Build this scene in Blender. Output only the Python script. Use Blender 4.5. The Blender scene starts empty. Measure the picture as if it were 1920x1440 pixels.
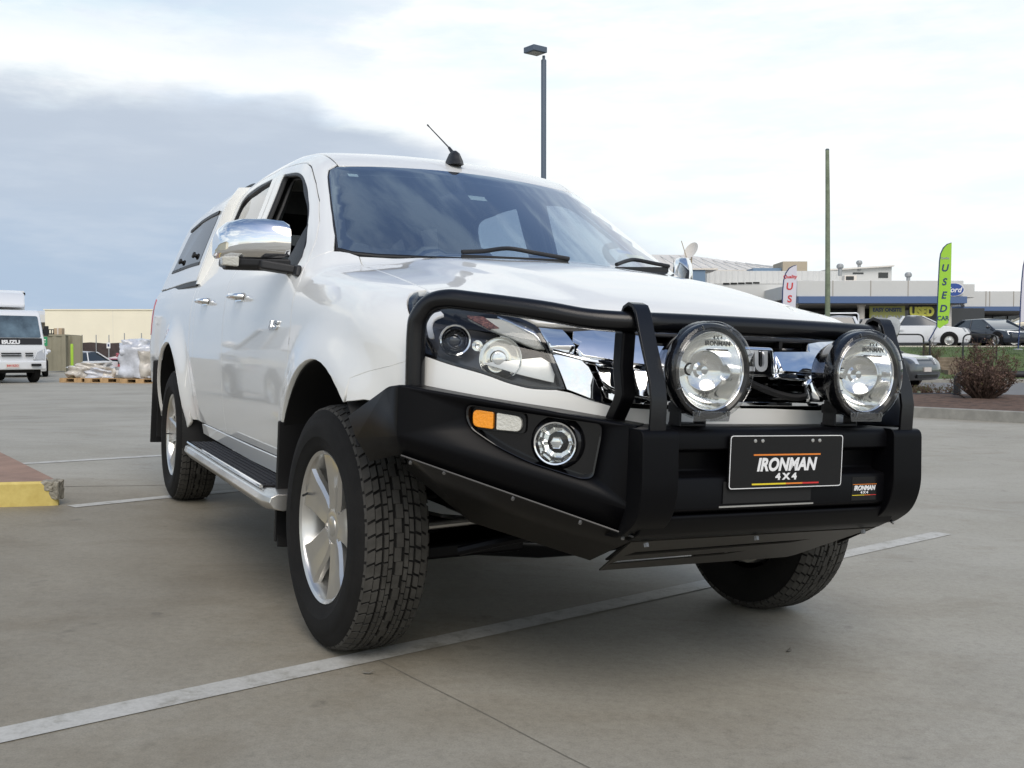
import bpy, bmesh, math, random
import numpy as np
from mathutils import Vector, Matrix
from mathutils.geometry import delaunay_2d_cdt
random.seed(7)
SC = bpy.context.scene
COL = SC.collection
rad = math.radians
# ------------------------------------------------------------------ camera
HC = 0.9294                                 # eye height over the ground under the front axle
PITCH = rad(-1.77)
FPX = 1943.0                                # focal length for a 1920 wide picture
cam_d = bpy.data.cameras.new('camera'); cam_o = bpy.data.objects.new('camera', cam_d); COL.objects.link(cam_o)
cam_d.sensor_width = 36.0; cam_d.lens = FPX / 1920 * 36.0
cam_d.clip_start = 0.05; cam_d.clip_end = 3000
cam_o.location = (0, 0, HC); cam_o.rotation_euler = (rad(90) + PITCH, 0, 0)
SC.camera = cam_o
# ------------------------------------------------------------------ sky
SUN_EL, SUN_AZ = rad(48), rad(172)          # azimuth clockwise from +Y: behind the camera
world = bpy.data.worlds.new('World'); SC.world = world; world.use_nodes = True
WN = world.node_tree; WN.nodes.clear()
def wn(t, **k):
    n = WN.nodes.new(t)
    for a, b in k.items(): setattr(n, a, b)
    return n
def wl(a, b): WN.links.new(a, b)
def wmath(op, a, b=None, c=None, clamp=False):
    n = wn('ShaderNodeMath', operation=op, use_clamp=clamp)
    for i, v in enumerate((a, b, c)):
        if v is None: continue
        if isinstance(v, (int, float)): n.inputs[i].default_value = v
        else: wl(v, n.inputs[i])
    return n.outputs[0]
def wramp(x, e0, e1, o0=0.0, o1=1.0, smooth=True):
    n = wn('ShaderNodeMapRange', interpolation_type='SMOOTHSTEP' if smooth else 'LINEAR')
    wl(x, n.inputs['Value'])
    for k, v in zip(('From Min', 'From Max', 'To Min', 'To Max'), (e0, e1, o0, o1)):
        if isinstance(v, (int, float)): n.inputs[k].default_value = v
        else: wl(v, n.inputs[k])
    return n.outputs[0]
def wmix(f, a, b):
    n = wn('ShaderNodeMix', data_type='RGBA')
    if isinstance(f, (int, float)): n.inputs[0].default_value = f
    else: wl(f, n.inputs[0])
    for s, v in ((6, a), (7, b)):
        if isinstance(v, tuple): n.inputs[s].default_value = (*v, 1)
        else: wl(v, n.inputs[s])
    return n.outputs[2]
tc = wn('ShaderNodeTexCoord'); sep = wn('ShaderNodeSeparateXYZ'); wl(tc.outputs['Generated'], sep.inputs[0])
dx, dy, dz = sep.outputs
az = wmath('MULTIPLY', wmath('ARCTAN2', dx, dy), 57.2958)
el = wmath('MULTIPLY', wmath('ARCSINE', dz), 57.2958)
def wnoise(sx, sy, sz, scale, detail=6, rough=.55, w=0.0):
    m = wn('ShaderNodeMapping'); wl(tc.outputs['Generated'], m.inputs[0]); m.inputs['Scale'].default_value = (sx, sy, sz)
    m.inputs['Location'].default_value = (w, w * .7, w * .3)
    n = wn('ShaderNodeTexNoise'); wl(m.outputs[0], n.inputs[0])
    n.inputs['Scale'].default_value = scale; n.inputs['Detail'].default_value = detail; n.inputs['Roughness'].default_value = rough
    return n.outputs[0]
nA = wnoise(1, 1, 3.0, 2.6, 7, .55, 1.3)
nB = wnoise(1, 1, 3.5, 6.0, 8, .6, 4.1)
nC = wnoise(1, 1, 5.0, 9.0, 6, .6, 9.7)
sky = wn('ShaderNodeTexSky', sky_type='NISHITA'); sky.sun_disc = False
sky.sun_elevation = SUN_EL; sky.sun_rotation = SUN_AZ; sky.dust_density = 1.2
skyc = wn('ShaderNodeVectorMath', operation='SCALE'); wl(sky.outputs[0], skyc.inputs[0]); skyc.inputs['Scale'].default_value = 0.15
# thin high cloud over the blue
high = wramp(wmath('ADD', nA, wmath('MULTIPLY', wmath('SUBTRACT', nB, .5), .55)), .40, .64)
low = wramp(el, 46.0, 20.0)                                  # cloud thickens towards the horizon
front = wramp(dy, .2, .75)                                   # the side of the sky ahead is almost wholly clouded
right = wramp(az, -30.0, 14.0)
cover = wmath('ADD', wmath('MULTIPLY', high, wmath('ADD', .10, wmath('MULTIPLY', low, .60))), wmath('MULTIPLY', wmath('MULTIPLY', front, low), wmath('ADD', .50, wmath('MULTIPLY', right, .45))), clamp=True)
cover = wmath('ADD', cover, wmath('MULTIPLY', wmath('MULTIPLY', wramp(dy, .1, -.3), low), .45), clamp=True)
white = wmix(wramp(nC, .3, .7), (.86, .935, .96), (.985, .995, 1.0))
base = wmix(cover, skyc.outputs[0], white)
pale = wmath('MULTIPLY', wmath('MULTIPLY', wramp(nB, .45, .62), wramp(el, 12, 17)), wmath('MULTIPLY', front, wramp(az, -8, -24, .25, .75)))
base = wmix(pale, base, (.58, .75, .86))
# the slate-blue cloud bank low on the left
edge = wmath('SUBTRACT', 13.6, wmath('MULTIPLY', wmath('MAXIMUM', wmath('ADD', az, 11.0), 0.0), .36))
edge = wmath('ADD', edge, wmath('MULTIPLY', wmath('SUBTRACT', nB, .5), 3.2))
edge = wmath('ADD', edge, wmath('MULTIPLY', wmath('SUBTRACT', nC, .5), 1.6))
dist = wmath('SUBTRACT', edge, el)
bank = wmath('MULTIPLY', wramp(dist, -.4, 1.5), wramp(az, 14.0, -6.0, .10, 1.0))
bank = wmath('MULTIPLY', bank, wmath('MULTIPLY', wramp(dy, -.5, .1), wramp(az, -100.0, -60.0)))
bcol = wmix(wramp(wmath('ADD', el, wmath('MULTIPLY', wmath('SUBTRACT', nB, .5), 5.0)), 2.0, 12.0), (.41, .52, .665), (.50, .57, .67))
bcol = wmix(wmath('MULTIPLY', wramp(nC, .42, .72), .35), bcol, (.60, .67, .76))
halo = wmath('MULTIPLY', wmath('MULTIPLY', wramp(dist, -4.5, -.6), wramp(dist, .8, -.6)), wmath('MULTIPLY', wramp(az, 8.0, -4.0), front))
base = wmix(wmath('MULTIPLY', halo, .8), base, (.98, .99, .99))
allc = wmix(bank, base, bcol)
bg = wn('ShaderNodeBackground'); wl(allc, bg.inputs[0]); bg.inputs[1].default_value = 1.0
wo = wn('ShaderNodeOutputWorld'); wl(bg.outputs[0], wo.inputs[0])
# ------------------------------------------------------------------ sun (veiled, so very soft)
sd = bpy.data.lights.new('sun', 'SUN'); so = bpy.data.objects.new('sun', sd); COL.objects.link(so)
sd.energy = 1.6; sd.angle = rad(42); sd.color = (1, .93, .82)
sdir = Vector((math.sin(SUN_AZ) * math.cos(SUN_EL), math.cos(SUN_AZ) * math.cos(SUN_EL), math.sin(SUN_EL)))
so.rotation_euler = (-sdir).to_track_quat('-Z', 'Y').to_euler()
so.location = (-20, -30, 40)
SC.view_settings.view_transform = 'Standard'; SC.view_settings.look = 'None'
SC.view_settings.exposure = 0.12; SC.view_settings.gamma = 1.0
SC.render.film_transparent = False
SC.cycles.max_bounces = 8; SC.cycles.transparent_max_bounces = 12; SC.cycles.glossy_bounces = 5
SC.cycles.caustics_reflective = False; SC.cycles.caustics_refractive = False
SC.cycles.sample_clamp_indirect = 4.0
# ------------------------------------------------------------------ materials
def pmat(name, col, rough=.5, metal=0., coat=0., spec=.5, bump=None, var=None, emis=None, **k):
    """bump=(scale, strength); var=(scale, darker factor, lighter factor)"""
    m = bpy.data.materials.new(name); m.use_nodes = True
    nt = m.node_tree; b = nt.nodes['Principled BSDF']
    b.inputs['Base Color'].default_value = (*col, 1); b.inputs['Roughness'].default_value = rough
    b.inputs['Metallic'].default_value = metal; b.inputs['Coat Weight'].default_value = coat
    b.inputs['Coat Roughness'].default_value = .03; b.inputs['Specular IOR Level'].default_value = spec
    tcn = nt.nodes.new('ShaderNodeTexCoord')
    if var:
        n = nt.nodes.new('ShaderNodeTexNoise'); n.inputs['Scale'].default_value = var[0]; n.inputs['Detail'].default_value = 8
        n.inputs['Roughness'].default_value = .6
        nt.links.new(tcn.outputs['Object'], n.inputs[0])
        r = nt.nodes.new('ShaderNodeValToRGB'); nt.links.new(n.outputs[0], r.inputs[0])
        r.color_ramp.elements[0].position = .3; r.color_ramp.elements[1].position = .7
        r.color_ramp.elements[0].color = (*[c * var[1] for c in col], 1); r.color_ramp.elements[1].color = (*[c * var[2] for c in col], 1)
        nt.links.new(r.outputs[0], b.inputs['Base Color'])
    if bump:
        n = nt.nodes.new('ShaderNodeTexNoise'); n.inputs['Scale'].default_value = bump[0]; n.inputs['Detail'].default_value = 4
        nt.links.new(tcn.outputs['Object'], n.inputs[0])
        bn = nt.nodes.new('ShaderNodeBump'); bn.inputs['Strength'].default_value = bump[1]; bn.inputs['Distance'].default_value = .01
        nt.links.new(n.outputs[0], bn.inputs['Height']); nt.links.new(bn.outputs[0], b.inputs['Normal'])
    return m
def glassmat(name, tint, ior=1.5, boost=1.0, rough=0.0, minref=0.0):
    """a pane: clear tint seen through, mirror-like reflection by Fresnel"""
    m = bpy.data.materials.new(name); m.use_nodes = True; nt = m.node_tree; nt.nodes.clear()
    o = nt.nodes.new('ShaderNodeOutputMaterial'); mx = nt.nodes.new('ShaderNodeMixShader')
    t = nt.nodes.new('ShaderNodeBsdfTransparent'); t.inputs[0].default_value = (*tint, 1)
    g = nt.nodes.new('ShaderNodeBsdfGlossy'); g.inputs['Roughness'].default_value = rough; g.inputs[0].default_value = (1, 1, 1, 1)
    f = nt.nodes.new('ShaderNodeFresnel')                    # the same from either side of the pane
    gb = nt.nodes.new('ShaderNodeNewGeometry'); mr = nt.nodes.new('ShaderNodeMapRange'); mr.inputs['To Min'].default_value = ior; mr.inputs['To Max'].default_value = 1 / ior
    nt.links.new(gb.outputs['Backfacing'], mr.inputs['Value']); nt.links.new(mr.outputs[0], f.inputs[0])
    ml = nt.nodes.new('ShaderNodeMath'); ml.operation = 'MULTIPLY_ADD'; ml.use_clamp = True
    ml.inputs[1].default_value = boost; ml.inputs[2].default_value = minref
    nt.links.new(f.outputs[0], ml.inputs[0]); nt.links.new(ml.outputs[0], mx.inputs[0])
    nt.links.new(t.outputs[0], mx.inputs[1]); nt.links.new(g.outputs[0], mx.inputs[2]); nt.links.new(mx.outputs[0], o.inputs[0])
    return m
M = {}
M['paint'] = pmat('white_pearl_paint', (.80, .80, .77), .36, 0, 1.0, .5)
M['black_paint'] = pmat('black_powder_coat', (.0028, .0028, .0036), .38, 0, 0, .13, bump=(900, .06))
M['gloss_black'] = pmat('gloss_black', (.005, .005, .006), .10, 0, .3, .4)
M['black_plastic'] = pmat('black_plastic', (.010, .010, .011), .5, bump=(500, .12))
M['rubber'] = pmat('tyre_rubber', (.011, .0105, .010), .88, 0, 0, .25, bump=(300, .15), var=(9, .75, 1.3))
M['tread'] = pmat('tread_rubber', (.064, .061, .055), .9, 0, 0, .25, bump=(400, .2), var=(14, .65, 1.25))
M['chrome'] = pmat('chrome', (.90, .91, .92), .045, 1.0)
M['alloy'] = pmat('alloy_silver', (.62, .61, .58), .28, .85, .5, var=(12, .92, 1.05))
M['mirror'] = pmat('reflector', (.93, .93, .91), .07, 1.0)
M['dark'] = pmat('dark_void', (.006, .006, .006), .8)
M['trim'] = pmat('grey_cabin_trim', (.085, .085, .088), .7, var=(20, .8, 1.15))
M['seat'] = pmat('dark_seat_cloth', (.03, .03, .033), .85, var=(60, .7, 1.3))
M['headliner'] = pmat('headliner_cloth', (.42, .41, .39), .9)
M['ws'] = glassmat('windscreen_glass', (.80, .89, .93), 1.52, 3.0, 0, .10)
M['glass'] = glassmat('side_glass', (.74, .80, .81), 1.52, 1.3, 0, .02)
M['tint_glass'] = glassmat('canopy_glass', (.06, .07, .08), 1.5, .75, 0, .04)
M['lens'] = glassmat('clear_lens', (.90, .91, .91), 1.45, 1.0, 0, .0)
M['cover'] = glassmat('clear_cover', (.94, .94, .94), 1.4, .9, 0, .0)
M['amber'] = pmat('amber_lens', (.95, .33, .01), .12, 0, .6, bump=(160, .3))
M['clear_block'] = pmat('ribbed_clear_lens', (.62, .61, .55), .12, 0, .6, bump=(160, .4))
M['red_lens'] = pmat('red_lens', (.55, .02, .03), .12, 0, .7)
M['badge_silver'] = pmat('badge_silver', (.82, .83, .84), .22, .35)
M['orange_ref'] = pmat('orange_reflector', (.26, .11, .08), .2, .5, .5, bump=(180, .8), var=(90, .5, 1.7))
M['step_rubber'] = pmat('step_tread_rubber', (.012, .012, .016), .75, bump=(200, .2))
M['plate_black'] = pmat('plate_black', (.006, .006, .0065), .22, 0, .1, .4)
M['white_print'] = pmat('white_print', (.80, .80, .80), .4)
M['black_print'] = pmat('black_print', (.012, .012, .014), .4)
M['red_print'] = pmat('red_print', (.60, .03, .03), .4)
M['yellow_print'] = pmat('yellow_print', (.80, .62, .03), .4)
M['orange_print'] = pmat('orange_print', (.75, .22, .03), .4)
M['sticker_blue'] = pmat('sticker_blue', (.05, .25, .60), .5)
M['sticker_yellow'] = pmat('sticker_yellow', (.75, .75, .20), .5)
M['sticker_pale'] = pmat('sticker_pale', (.70, .78, .70), .5)
M['skid_black'] = pmat('bash_plate_black', (.032, .028, .023), .36, 0, 0, .35)  # black coat, lightened and warmed to carry the ground's reflection in the colour
M['cover_clip'] = glassmat('cover_clip', (.55, .56, .57), 1.5, 1.4, .05, .08)
M['lens_dark'] = pmat('projector_glass', (.02, .022, .025), .03, 0, 1.0, .8)
M['galv_bolt'] = pmat('dull_zinc_bolt', (.22, .22, .22), .4, .7)
M['edge_highlight'] = pmat('painted_edge_highlight', (.02, .02, .021), .4, 0)  # lighter tone than the bar, stands in for an edge highlight
M['lamp_bowl'] = pmat('lamp_bowl_grey', (.085, .083, .085), .25, .2, .6)
M['tray_black'] = pmat('stone_tray_black', (.009, .008, .007), .36, 0, 0, .25)
M['black_tube'] = pmat('black_tube_coat', (.004, .004, .005), .24, 0, 0, .42, bump=(700, .05))
M['cable'] = pmat('black_conduit', (.014, .014, .015), .55)
# ------------------------------------------------------------------ mesh helpers
class MB:
    def __init__(s): s.v = []; s.f = []; s.n = []
    def add(s, vs, fs):
        o = len(s.v); s.v += [tuple(map(float, p)) for p in vs]; s.f += [tuple(i + o for i in f) for f in fs]
    def box(s, x0, x1, y0, y1, z0, z1):
        s.add([(x0, y0, z0), (x1, y0, z0), (x1, y1, z0), (x0, y1, z0), (x0, y0, z1), (x1, y0, z1), (x1, y1, z1), (x0, y1, z1)],
              [(0, 3, 2, 1), (4, 5, 6, 7), (0, 1, 5, 4), (1, 2, 6, 5), (2, 3, 7, 6), (3, 0, 4, 7)])
    def hexa(s, p):
        s.add(p, [(0, 3, 2, 1), (4, 5, 6, 7), (0, 1, 5, 4), (1, 2, 6, 5), (2, 3, 7, 6), (3, 0, 4, 7)])
    def obox(s, c, ax, ay, az_, sx, sy, sz):
        c, ax, ay, az_ = map(np.array, (c, ax, ay, az_)); p = []
        for k in (-.5, .5):
            for a, b in ((-.5, -.5), (.5, -.5), (.5, .5), (-.5, .5)):
                p.append(c + ax * sx * a + ay * sy * b + az_ * sz * k)
        s.hexa(p)
    def bar(s, a, b, w, h, up=(0, 0, 1)):
        a, b = np.array(a, float), np.array(b, float); d = b - a; L = np.linalg.norm(d); d /= L
        r = np.cross(d, up); r /= np.linalg.norm(r); u = np.cross(r, d)
        s.obox((a + b) / 2, d, r, u, L, w, h)
    def tube(s, pts, r, n=12, cap=True, closed=False):
        P = [np.array(p, float) for p in pts]; m = len(P)
        rr = r if hasattr(r, '__len__') else [r] * m
        T = []
        for i in range(m):
            a = P[(i - 1) % m] if (i > 0 or closed) else P[i]; b = P[(i + 1) % m] if (i < m - 1 or closed) else P[i]
            t = b - a; T.append(t / max(np.linalg.norm(t), 1e-9))
        ref = np.array((0, 0, 1.)) if abs(T[0][2]) < .9 else np.array((1., 0, 0))
        u = np.cross(ref, T[0]); u /= np.linalg.norm(u); vs = []
        for i in range(m):
            u = u - T[i] * (u @ T[i]); u /= np.linalg.norm(u); w = np.cross(T[i], u)
            for k in range(n):
                a = 2 * math.pi * k / n; vs.append(P[i] + rr[i] * (math.cos(a) * u + math.sin(a) * w))
        fs = []
        for i in range(m if closed else m - 1):
            j = (i + 1) % m
            for k in range(n): fs.append((i * n + k, i * n + (k + 1) % n, j * n + (k + 1) % n, j * n + k))
        if cap and not closed: fs += [tuple(range(n - 1, -1, -1)), tuple((m - 1) * n + k for k in range(n))]
        s.add(vs, fs)
    def lathe(s, prof, o=(0, 0, 0), ax=(0, 0, 1), n=32, a0=0, a1=2 * math.pi):
        """prof: list of (r, h) along axis ax"""
        ax = np.array(ax, float); ax /= np.linalg.norm(ax); ref = np.array((0, 0, 1.)) if abs(ax[2]) < .9 else np.array((1., 0, 0))
        u = np.cross(ref, ax); u /= np.linalg.norm(u); w = np.cross(ax, u); o = np.array(o, float)
        full = abs(a1 - a0 - 2 * math.pi) < 1e-6; m = n if full else n + 1; vs = []; fs = []
        for r, h in prof:
            for k in range(m):
                a = a0 + (a1 - a0) * k / n; vs.append(o + ax * h + r * (math.cos(a) * u + math.sin(a) * w))
        for i in range(len(prof) - 1):
            for k in range(n):
                k2 = (k + 1) % m; fs.append((i * m + k, i * m + k2, (i + 1) * m + k2, (i + 1) * m + k))
        s.add(vs, fs)
    def prism(s, poly, d):
        """planar polygon (3-D points) pushed along vector d"""
        P = [np.array(p, float) for p in poly]; n = len(P); d = np.array(d, float)
        s.add(P + [p + d for p in P], [tuple(range(n - 1, -1, -1)), tuple(range(n, 2 * n))] +
              [(i, (i + 1) % n, n + (i + 1) % n, n + i) for i in range(n)])
    def loft(s, secs, cap=True, closed=True):
        n = len(secs[0]); vs = [p for q in secs for p in q]; fs = []
        for i in range(len(secs) - 1):
            for k in range(n if closed else n - 1):
                k2 = (k + 1) % n; fs.append((i * n + k, i * n + k2, (i + 1) * n + k2, (i + 1) * n + k))
        if cap: fs += [tuple(range(n - 1, -1, -1)), tuple((len(secs) - 1) * n + k for k in range(n))]
        s.add(vs, fs)
    def sphere(s, c, r, n=16, m=10, sc=(1, 1, 1)):
        vs = []; fs = []
        for i in range(m + 1):
            t = math.pi * i / m
            for k in range(n):
                a = 2 * math.pi * k / n
                vs.append((c[0] + r * sc[0] * math.sin(t) * math.cos(a), c[1] + r * sc[1] * math.sin(t) * math.sin(a), c[2] + r * sc[2] * math.cos(t)))
        for i in range(m):
            for k in range(n): fs.append((i * n + k, i * n + (k + 1) % n, (i + 1) * n + (k + 1) % n, (i + 1) * n + k))
        s.add(vs, fs)
    def cyl(s, a, b, r, n=16, r2=None):
        s.tube([a, b], [r, r if r2 is None else r2], n)
    def obj(s, name, mat, parent=None, bevel=0, seg=2, smooth=35, recalc=True):
        me = bpy.data.meshes.new(name); me.from_pydata(s.v, [], s.f)
        if recalc:
            bm = bmesh.new(); bm.from_mesh(me); bmesh.ops.remove_doubles(bm, verts=bm.verts, dist=1e-5)
            bmesh.ops.recalc_face_normals(bm, faces=bm.faces); bm.to_mesh(me); bm.free()
        return link(name, me, mat, parent, bevel, seg, smooth)
def link(name, me, mat, parent=None, bevel=0, seg=2, smooth=35):
    if mat is not None: me.materials.append(M[mat] if isinstance(mat, str) else mat)
    if smooth:
        me.shade_smooth()
        if smooth < 180: me.set_sharp_from_angle(angle=rad(smooth))
    o = bpy.data.objects.new(name, me); COL.objects.link(o)
    if parent is not None: o.parent = parent
    if bevel:
        b = o.modifiers.new('bevel', 'BEVEL'); b.width = bevel; b.segments = seg; b.limit_method = 'ANGLE'; b.angle_limit = rad(40); b.harden_normals = True
    return o
def tag(o, label, cat, group=None):
    o['label'] = label; o['category'] = cat
    if group: o['group'] = group
    return o
def setting(o): o['kind'] = 'structure'; return o
def empty(name, loc=(0, 0, 0), rz=0, parent=None):
    o = bpy.data.objects.new(name, None); COL.objects.link(o); o.location = loc; o.rotation_euler = (0, 0, rz)
    o.empty_display_size = .1
    if parent is not None: o.parent = parent
    return o
def thing(name, label, cat, loc=(0, 0, 0), rz=0, group=None): return tag(empty(name, loc, rz), label, cat, group)
def copy_tree(o, parent=None):
    c = o.copy(); COL.objects.link(c)
    if parent is not None: c.parent = parent
    for ch in list(o.children): copy_tree(ch, c)
    return c
def text_mesh(txt, size, bold=0.0, shear=0.0, ext=.001, width=1.0, space=1.0, align='CENTER'):
    """lettering as mesh vertices in its own xy plane, centred"""
    cu = bpy.data.curves.new('t', 'FONT'); cu.body = txt; cu.size = size; cu.offset = bold; cu.shear = shear; cu.extrude = ext
    cu.align_x = align; cu.align_y = 'CENTER'; cu.space_character = space; cu.resolution_u = 4
    o = bpy.data.objects.new('t', cu); COL.objects.link(o)
    bpy.context.view_layer.update()
    me = bpy.data.meshes.new_from_object(o.evaluated_get(bpy.context.evaluated_depsgraph_get()))
    bpy.data.objects.remove(o); bpy.data.curves.remove(cu)
    for v in me.vertices: v.co.x *= width
    return me
def lettering(name, txt, size, origin, right, up, mat, parent=None, **k):
    me = text_mesh(txt, size, **k)
    r = Vector(right).normalized(); u = Vector(up).normalized(); n = r.cross(u)
    mt = Matrix((r, u, n)).transposed().to_4x4(); mt.translation = Vector(origin)
    me.transform(mt); me.name = name
    return link(name, me, mat, parent, smooth=0)
def at(u, v, y):
    """world point seen at photo pixel (u, v) and standing y metres ahead: used once to read real positions off the photo"""
    c, s = math.cos(PITCH), math.sin(PITCH)
    X, Y = (u - 960) / FPX, (v - 720) / FPX
    d = Vector((X, c + Y * s, s - Y * c))
    return Vector((0, 0, HC)) + d * (y / d.y)
def pch(xs,ys):
    xs=np.array(xs,float); ys=np.array(ys,float)
    h=np.diff(xs); d=np.diff(ys)/h
    m=np.zeros(len(xs)); m[0]=d[0]; m[-1]=d[-1]
    for i in range(1,len(xs)-1):
        if d[i-1]*d[i]>0:
            w1=2*h[i]+h[i-1]; w2=h[i]+2*h[i-1]
            m[i]=(w1+w2)/(w1/d[i-1]+w2/d[i])
    def f(x):
        x=np.asarray(x,float); xc=np.clip(x,xs[0],xs[-1])
        i=np.clip(np.searchsorted(xs,xc)-1,0,len(xs)-2)
        t=(xc-xs[i])/h[i]; t2=t*t; t3=t2*t
        y=(2*t3-3*t2+1)*ys[i]+(t3-2*t2+t)*h[i]*m[i]+(-2*t3+3*t2)*ys[i+1]+(t3-t2)*h[i]*m[i+1]
        return y+np.where(x<xs[0],(x-xs[0])*m[0],0)+np.where(x>xs[-1],(x-xs[-1])*m[-1],0)
    return f
def smax(a,b,k):
    h=np.clip(.5+.5*(a-b)/k,0,1); return b*(1-h)+a*h+k*h*(1-h)
def smin(a,b,k): return -smax(-a,-b,k)
def sst(e0,e1,x):
    t=np.clip((x-e0)/(e1-e0),0,1); return t*t*(3-2*t)
Wz=pch([.40,.47,.56,.70,.85,1.0,1.10,1.17,1.22,1.28,1.45,1.60,1.70,1.80],
       [.845,.858,.876,.893,.899,.895,.886,.870,.845,.810,.742,.688,.655,.61])
Hc=pch([-.6,-.38,-.1,.2,.45,.62,.75,.9],[1.285,1.256,1.224,1.180,1.132,1.090,1.050,.98])
Lz=pch([.35,.5,.65,.8,.95,1.05,1.2],[.82,.85,.868,.868,.845,.815,.75])
Rz=pch([-2.75,-2.45,-2.1,-1.7,-1.35,-1.1,-.9],[1.77,1.812,1.828,1.82,1.778,1.724,1.645])
def flare(x,z):
    r1=np.hypot(x+.02,(z-.40)); r2=np.hypot(x+3.08,(z-.40))
    up=1-.35*sst(.85,1.05,z)
    return up*(.038*sst(.64,.46,r1)+.046*sst(.66,.47,r2))
def F(p):
    x,y,z=p[...,0],np.abs(p[...,1]),p[...,2]
    side=y-(Wz(z)+flare(x,z)-.02*sst(-3.3,-4.4,x))
    front=x-(Lz(z)-.445*y**2.4)
    hood=z-(Hc(x)-.098*y**2-.012*sst(.46,.58,y))
    ws=(x-(-.384-1.672*(z-1.26)-.22*y**2))/1.95
    roof=z-(Rz(x)-.10*y**2)
    cab=smax(ws,roof,.05)
    top=smin(hood,cab,.015)
    back=-4.33-x
    g=smax(side,front,.28)
    g=smax(g,top,.13)
    return smax(g,back,.05)
# canopy
Cr=pch([-4.4,-4.2,-3.4,-2.6,-2.4],[1.70,1.75,1.785,1.785,1.775])
Cw=pch([1.15,1.22,1.30,1.45,1.60,1.72,1.8],[.885,.868,.842,.792,.738,.690,.63])
def Fc(p):
    x,y,z=p[...,0],np.abs(p[...,1]),p[...,2]
    side=y-(Cw(z)-.035*sst(-2.6,-4.3,x))
    roof=z-(Cr(x)-.09*y**2)
    back=(-4.28+.60*(z-1.22))/1.17-x/1.17
    return smax(smax(side,roof,.12),back,.08)
def march(Fn,O,D,t1=2.5,n=160):
    O=np.atleast_2d(O).astype(float); D=np.atleast_2d(D).astype(float)
    O,D=np.broadcast_arrays(O,D)
    ts=np.linspace(0,t1,n)
    t_lo=np.zeros(len(O)); t_hi=np.full(len(O),np.nan)
    prev=Fn(O); done=np.zeros(len(O),bool)
    for a,b in zip(ts[:-1],ts[1:]):
        cur=Fn(O+b*D); hit=(prev>0)&(cur<=0)&~done
        t_lo[hit]=a; t_hi[hit]=b; done|=hit; prev=cur
    hi=np.where(done,t_hi,0)
    lo=t_lo.copy()
    for _ in range(30):
        m=.5*(lo+hi); c=Fn(O+m[:,None]*D)>0
        lo=np.where(c,m,lo); hi=np.where(c,hi,m)
    P=O+(.5*(lo+hi))[:,None]*D
    P[~done]=np.nan
    return P
def grad(Fn,P,e=2e-3):
    g=np.zeros_like(P)
    for k in range(3):
        d=np.zeros(3); d[k]=e
        g[:,k]=Fn(P+d)-Fn(P-d)
    return g/np.maximum(np.linalg.norm(g,axis=1,keepdims=True),1e-9)
# ------------------------------------------------------------------ trimmed panels on the body surface
class PS:                                   # seen from the side: (x, angle round a lengthwise axis)
    y0, z0, k = .35, .85, .55
    @staticmethod
    def to(P): return np.stack([P[:, 0], np.arctan2(P[:, 2] - PS.z0, P[:, 1] - PS.y0) * PS.k], 1)
    @staticmethod
    def ray(q):
        a = q[:, 1] / PS.k; z = np.zeros_like(a)
        D = np.stack([z, -np.cos(a), -np.sin(a)], 1); O = np.stack([q[:, 0], z + PS.y0, z + PS.z0], 1) - 1.25 * D
        return O, D, 1.25
class PT:                                   # from above
    @staticmethod
    def to(P): return P[:, :2].copy()
    @staticmethod
    def ray(q):
        z = np.zeros(len(q)); return np.stack([q[:, 0], q[:, 1], z + 2.1], 1), np.stack([z, z, z - 1], 1), 1.4
class PF:                                   # from the front
    @staticmethod
    def to(P): return P[:, 1:].copy()
    @staticmethod
    def ray(q):
        z = np.zeros(len(q)); return np.stack([z + 1.4, q[:, 0], q[:, 1]], 1), np.stack([z - 1, z, z], 1), 2.2
class PC:                                   # round an upright axis inside the nose
    x0, y0, k = .05, .25, .62
    @staticmethod
    def to(P): return np.stack([np.arctan2(P[:, 1] - PC.y0, P[:, 0] - PC.x0) * PC.k, P[:, 2]], 1)
    @staticmethod
    def ray(q):
        a = q[:, 0] / PC.k; z = np.zeros_like(a)
        D = np.stack([-np.cos(a), -np.sin(a), z], 1); O = np.stack([z + PC.x0, z + PC.y0, q[:, 1]], 1) - 1.2 * D
        return O, D, 1.2
class PW:                                   # square on to the windscreen
    n = np.array((.55, 0, .835)); u = np.array((-.835, 0, .55))
    @staticmethod
    def to(P): return np.stack([P[:, 1], P @ PW.u], 1)
    @staticmethod
    def ray(q):
        z = np.zeros(len(q)); Y = np.stack([z, q[:, 0], z], 1)
        return q[:, 1:] * PW.u + Y + PW.n * 1.3, np.broadcast_to(-PW.n, (len(q), 3)), 1.6
def s3(pts, Fn=None):
    q = np.array(pts, float); z = np.zeros(len(q))
    P = march(Fn or F, np.stack([q[:, 0], z + 1.3, q[:, 1]], 1), np.stack([z, z - 1, z], 1), 1.3, 200)
    return P
def t3(pts, Fn=None):
    q = np.array(pts, float); O, D, t = PT.ray(q); return march(Fn or F, O, D, t, 200)
def f3(pts): q = np.array(pts, float); O, D, t = PF.ray(q); return march(F, O, D, t, 300)
def inpoly(q, poly):
    x, y = q[:, 0], q[:, 1]; c = np.zeros(len(q), bool); n = len(poly)
    for i in range(n):
        (x1, y1), (x2, y2) = poly[i], poly[(i + 1) % n]
        if y1 == y2: continue
        t = ((y1 > y) != (y2 > y)) & (x < (x2 - x1) * (y - y1) / (y2 - y1) + x1); c ^= t
    return c
def dpoly(q, poly):
    d = np.full(len(q), 1e9); n = len(poly)
    for i in range(n):
        a = poly[i]; b = poly[(i + 1) % n]; ab = b - a; L = max(ab @ ab, 1e-12)
        t = np.clip(((q - a) @ ab) / L, 0, 1); d = np.minimum(d, np.linalg.norm(q - (a + t[:, None] * ab), axis=1))
    return d
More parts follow.
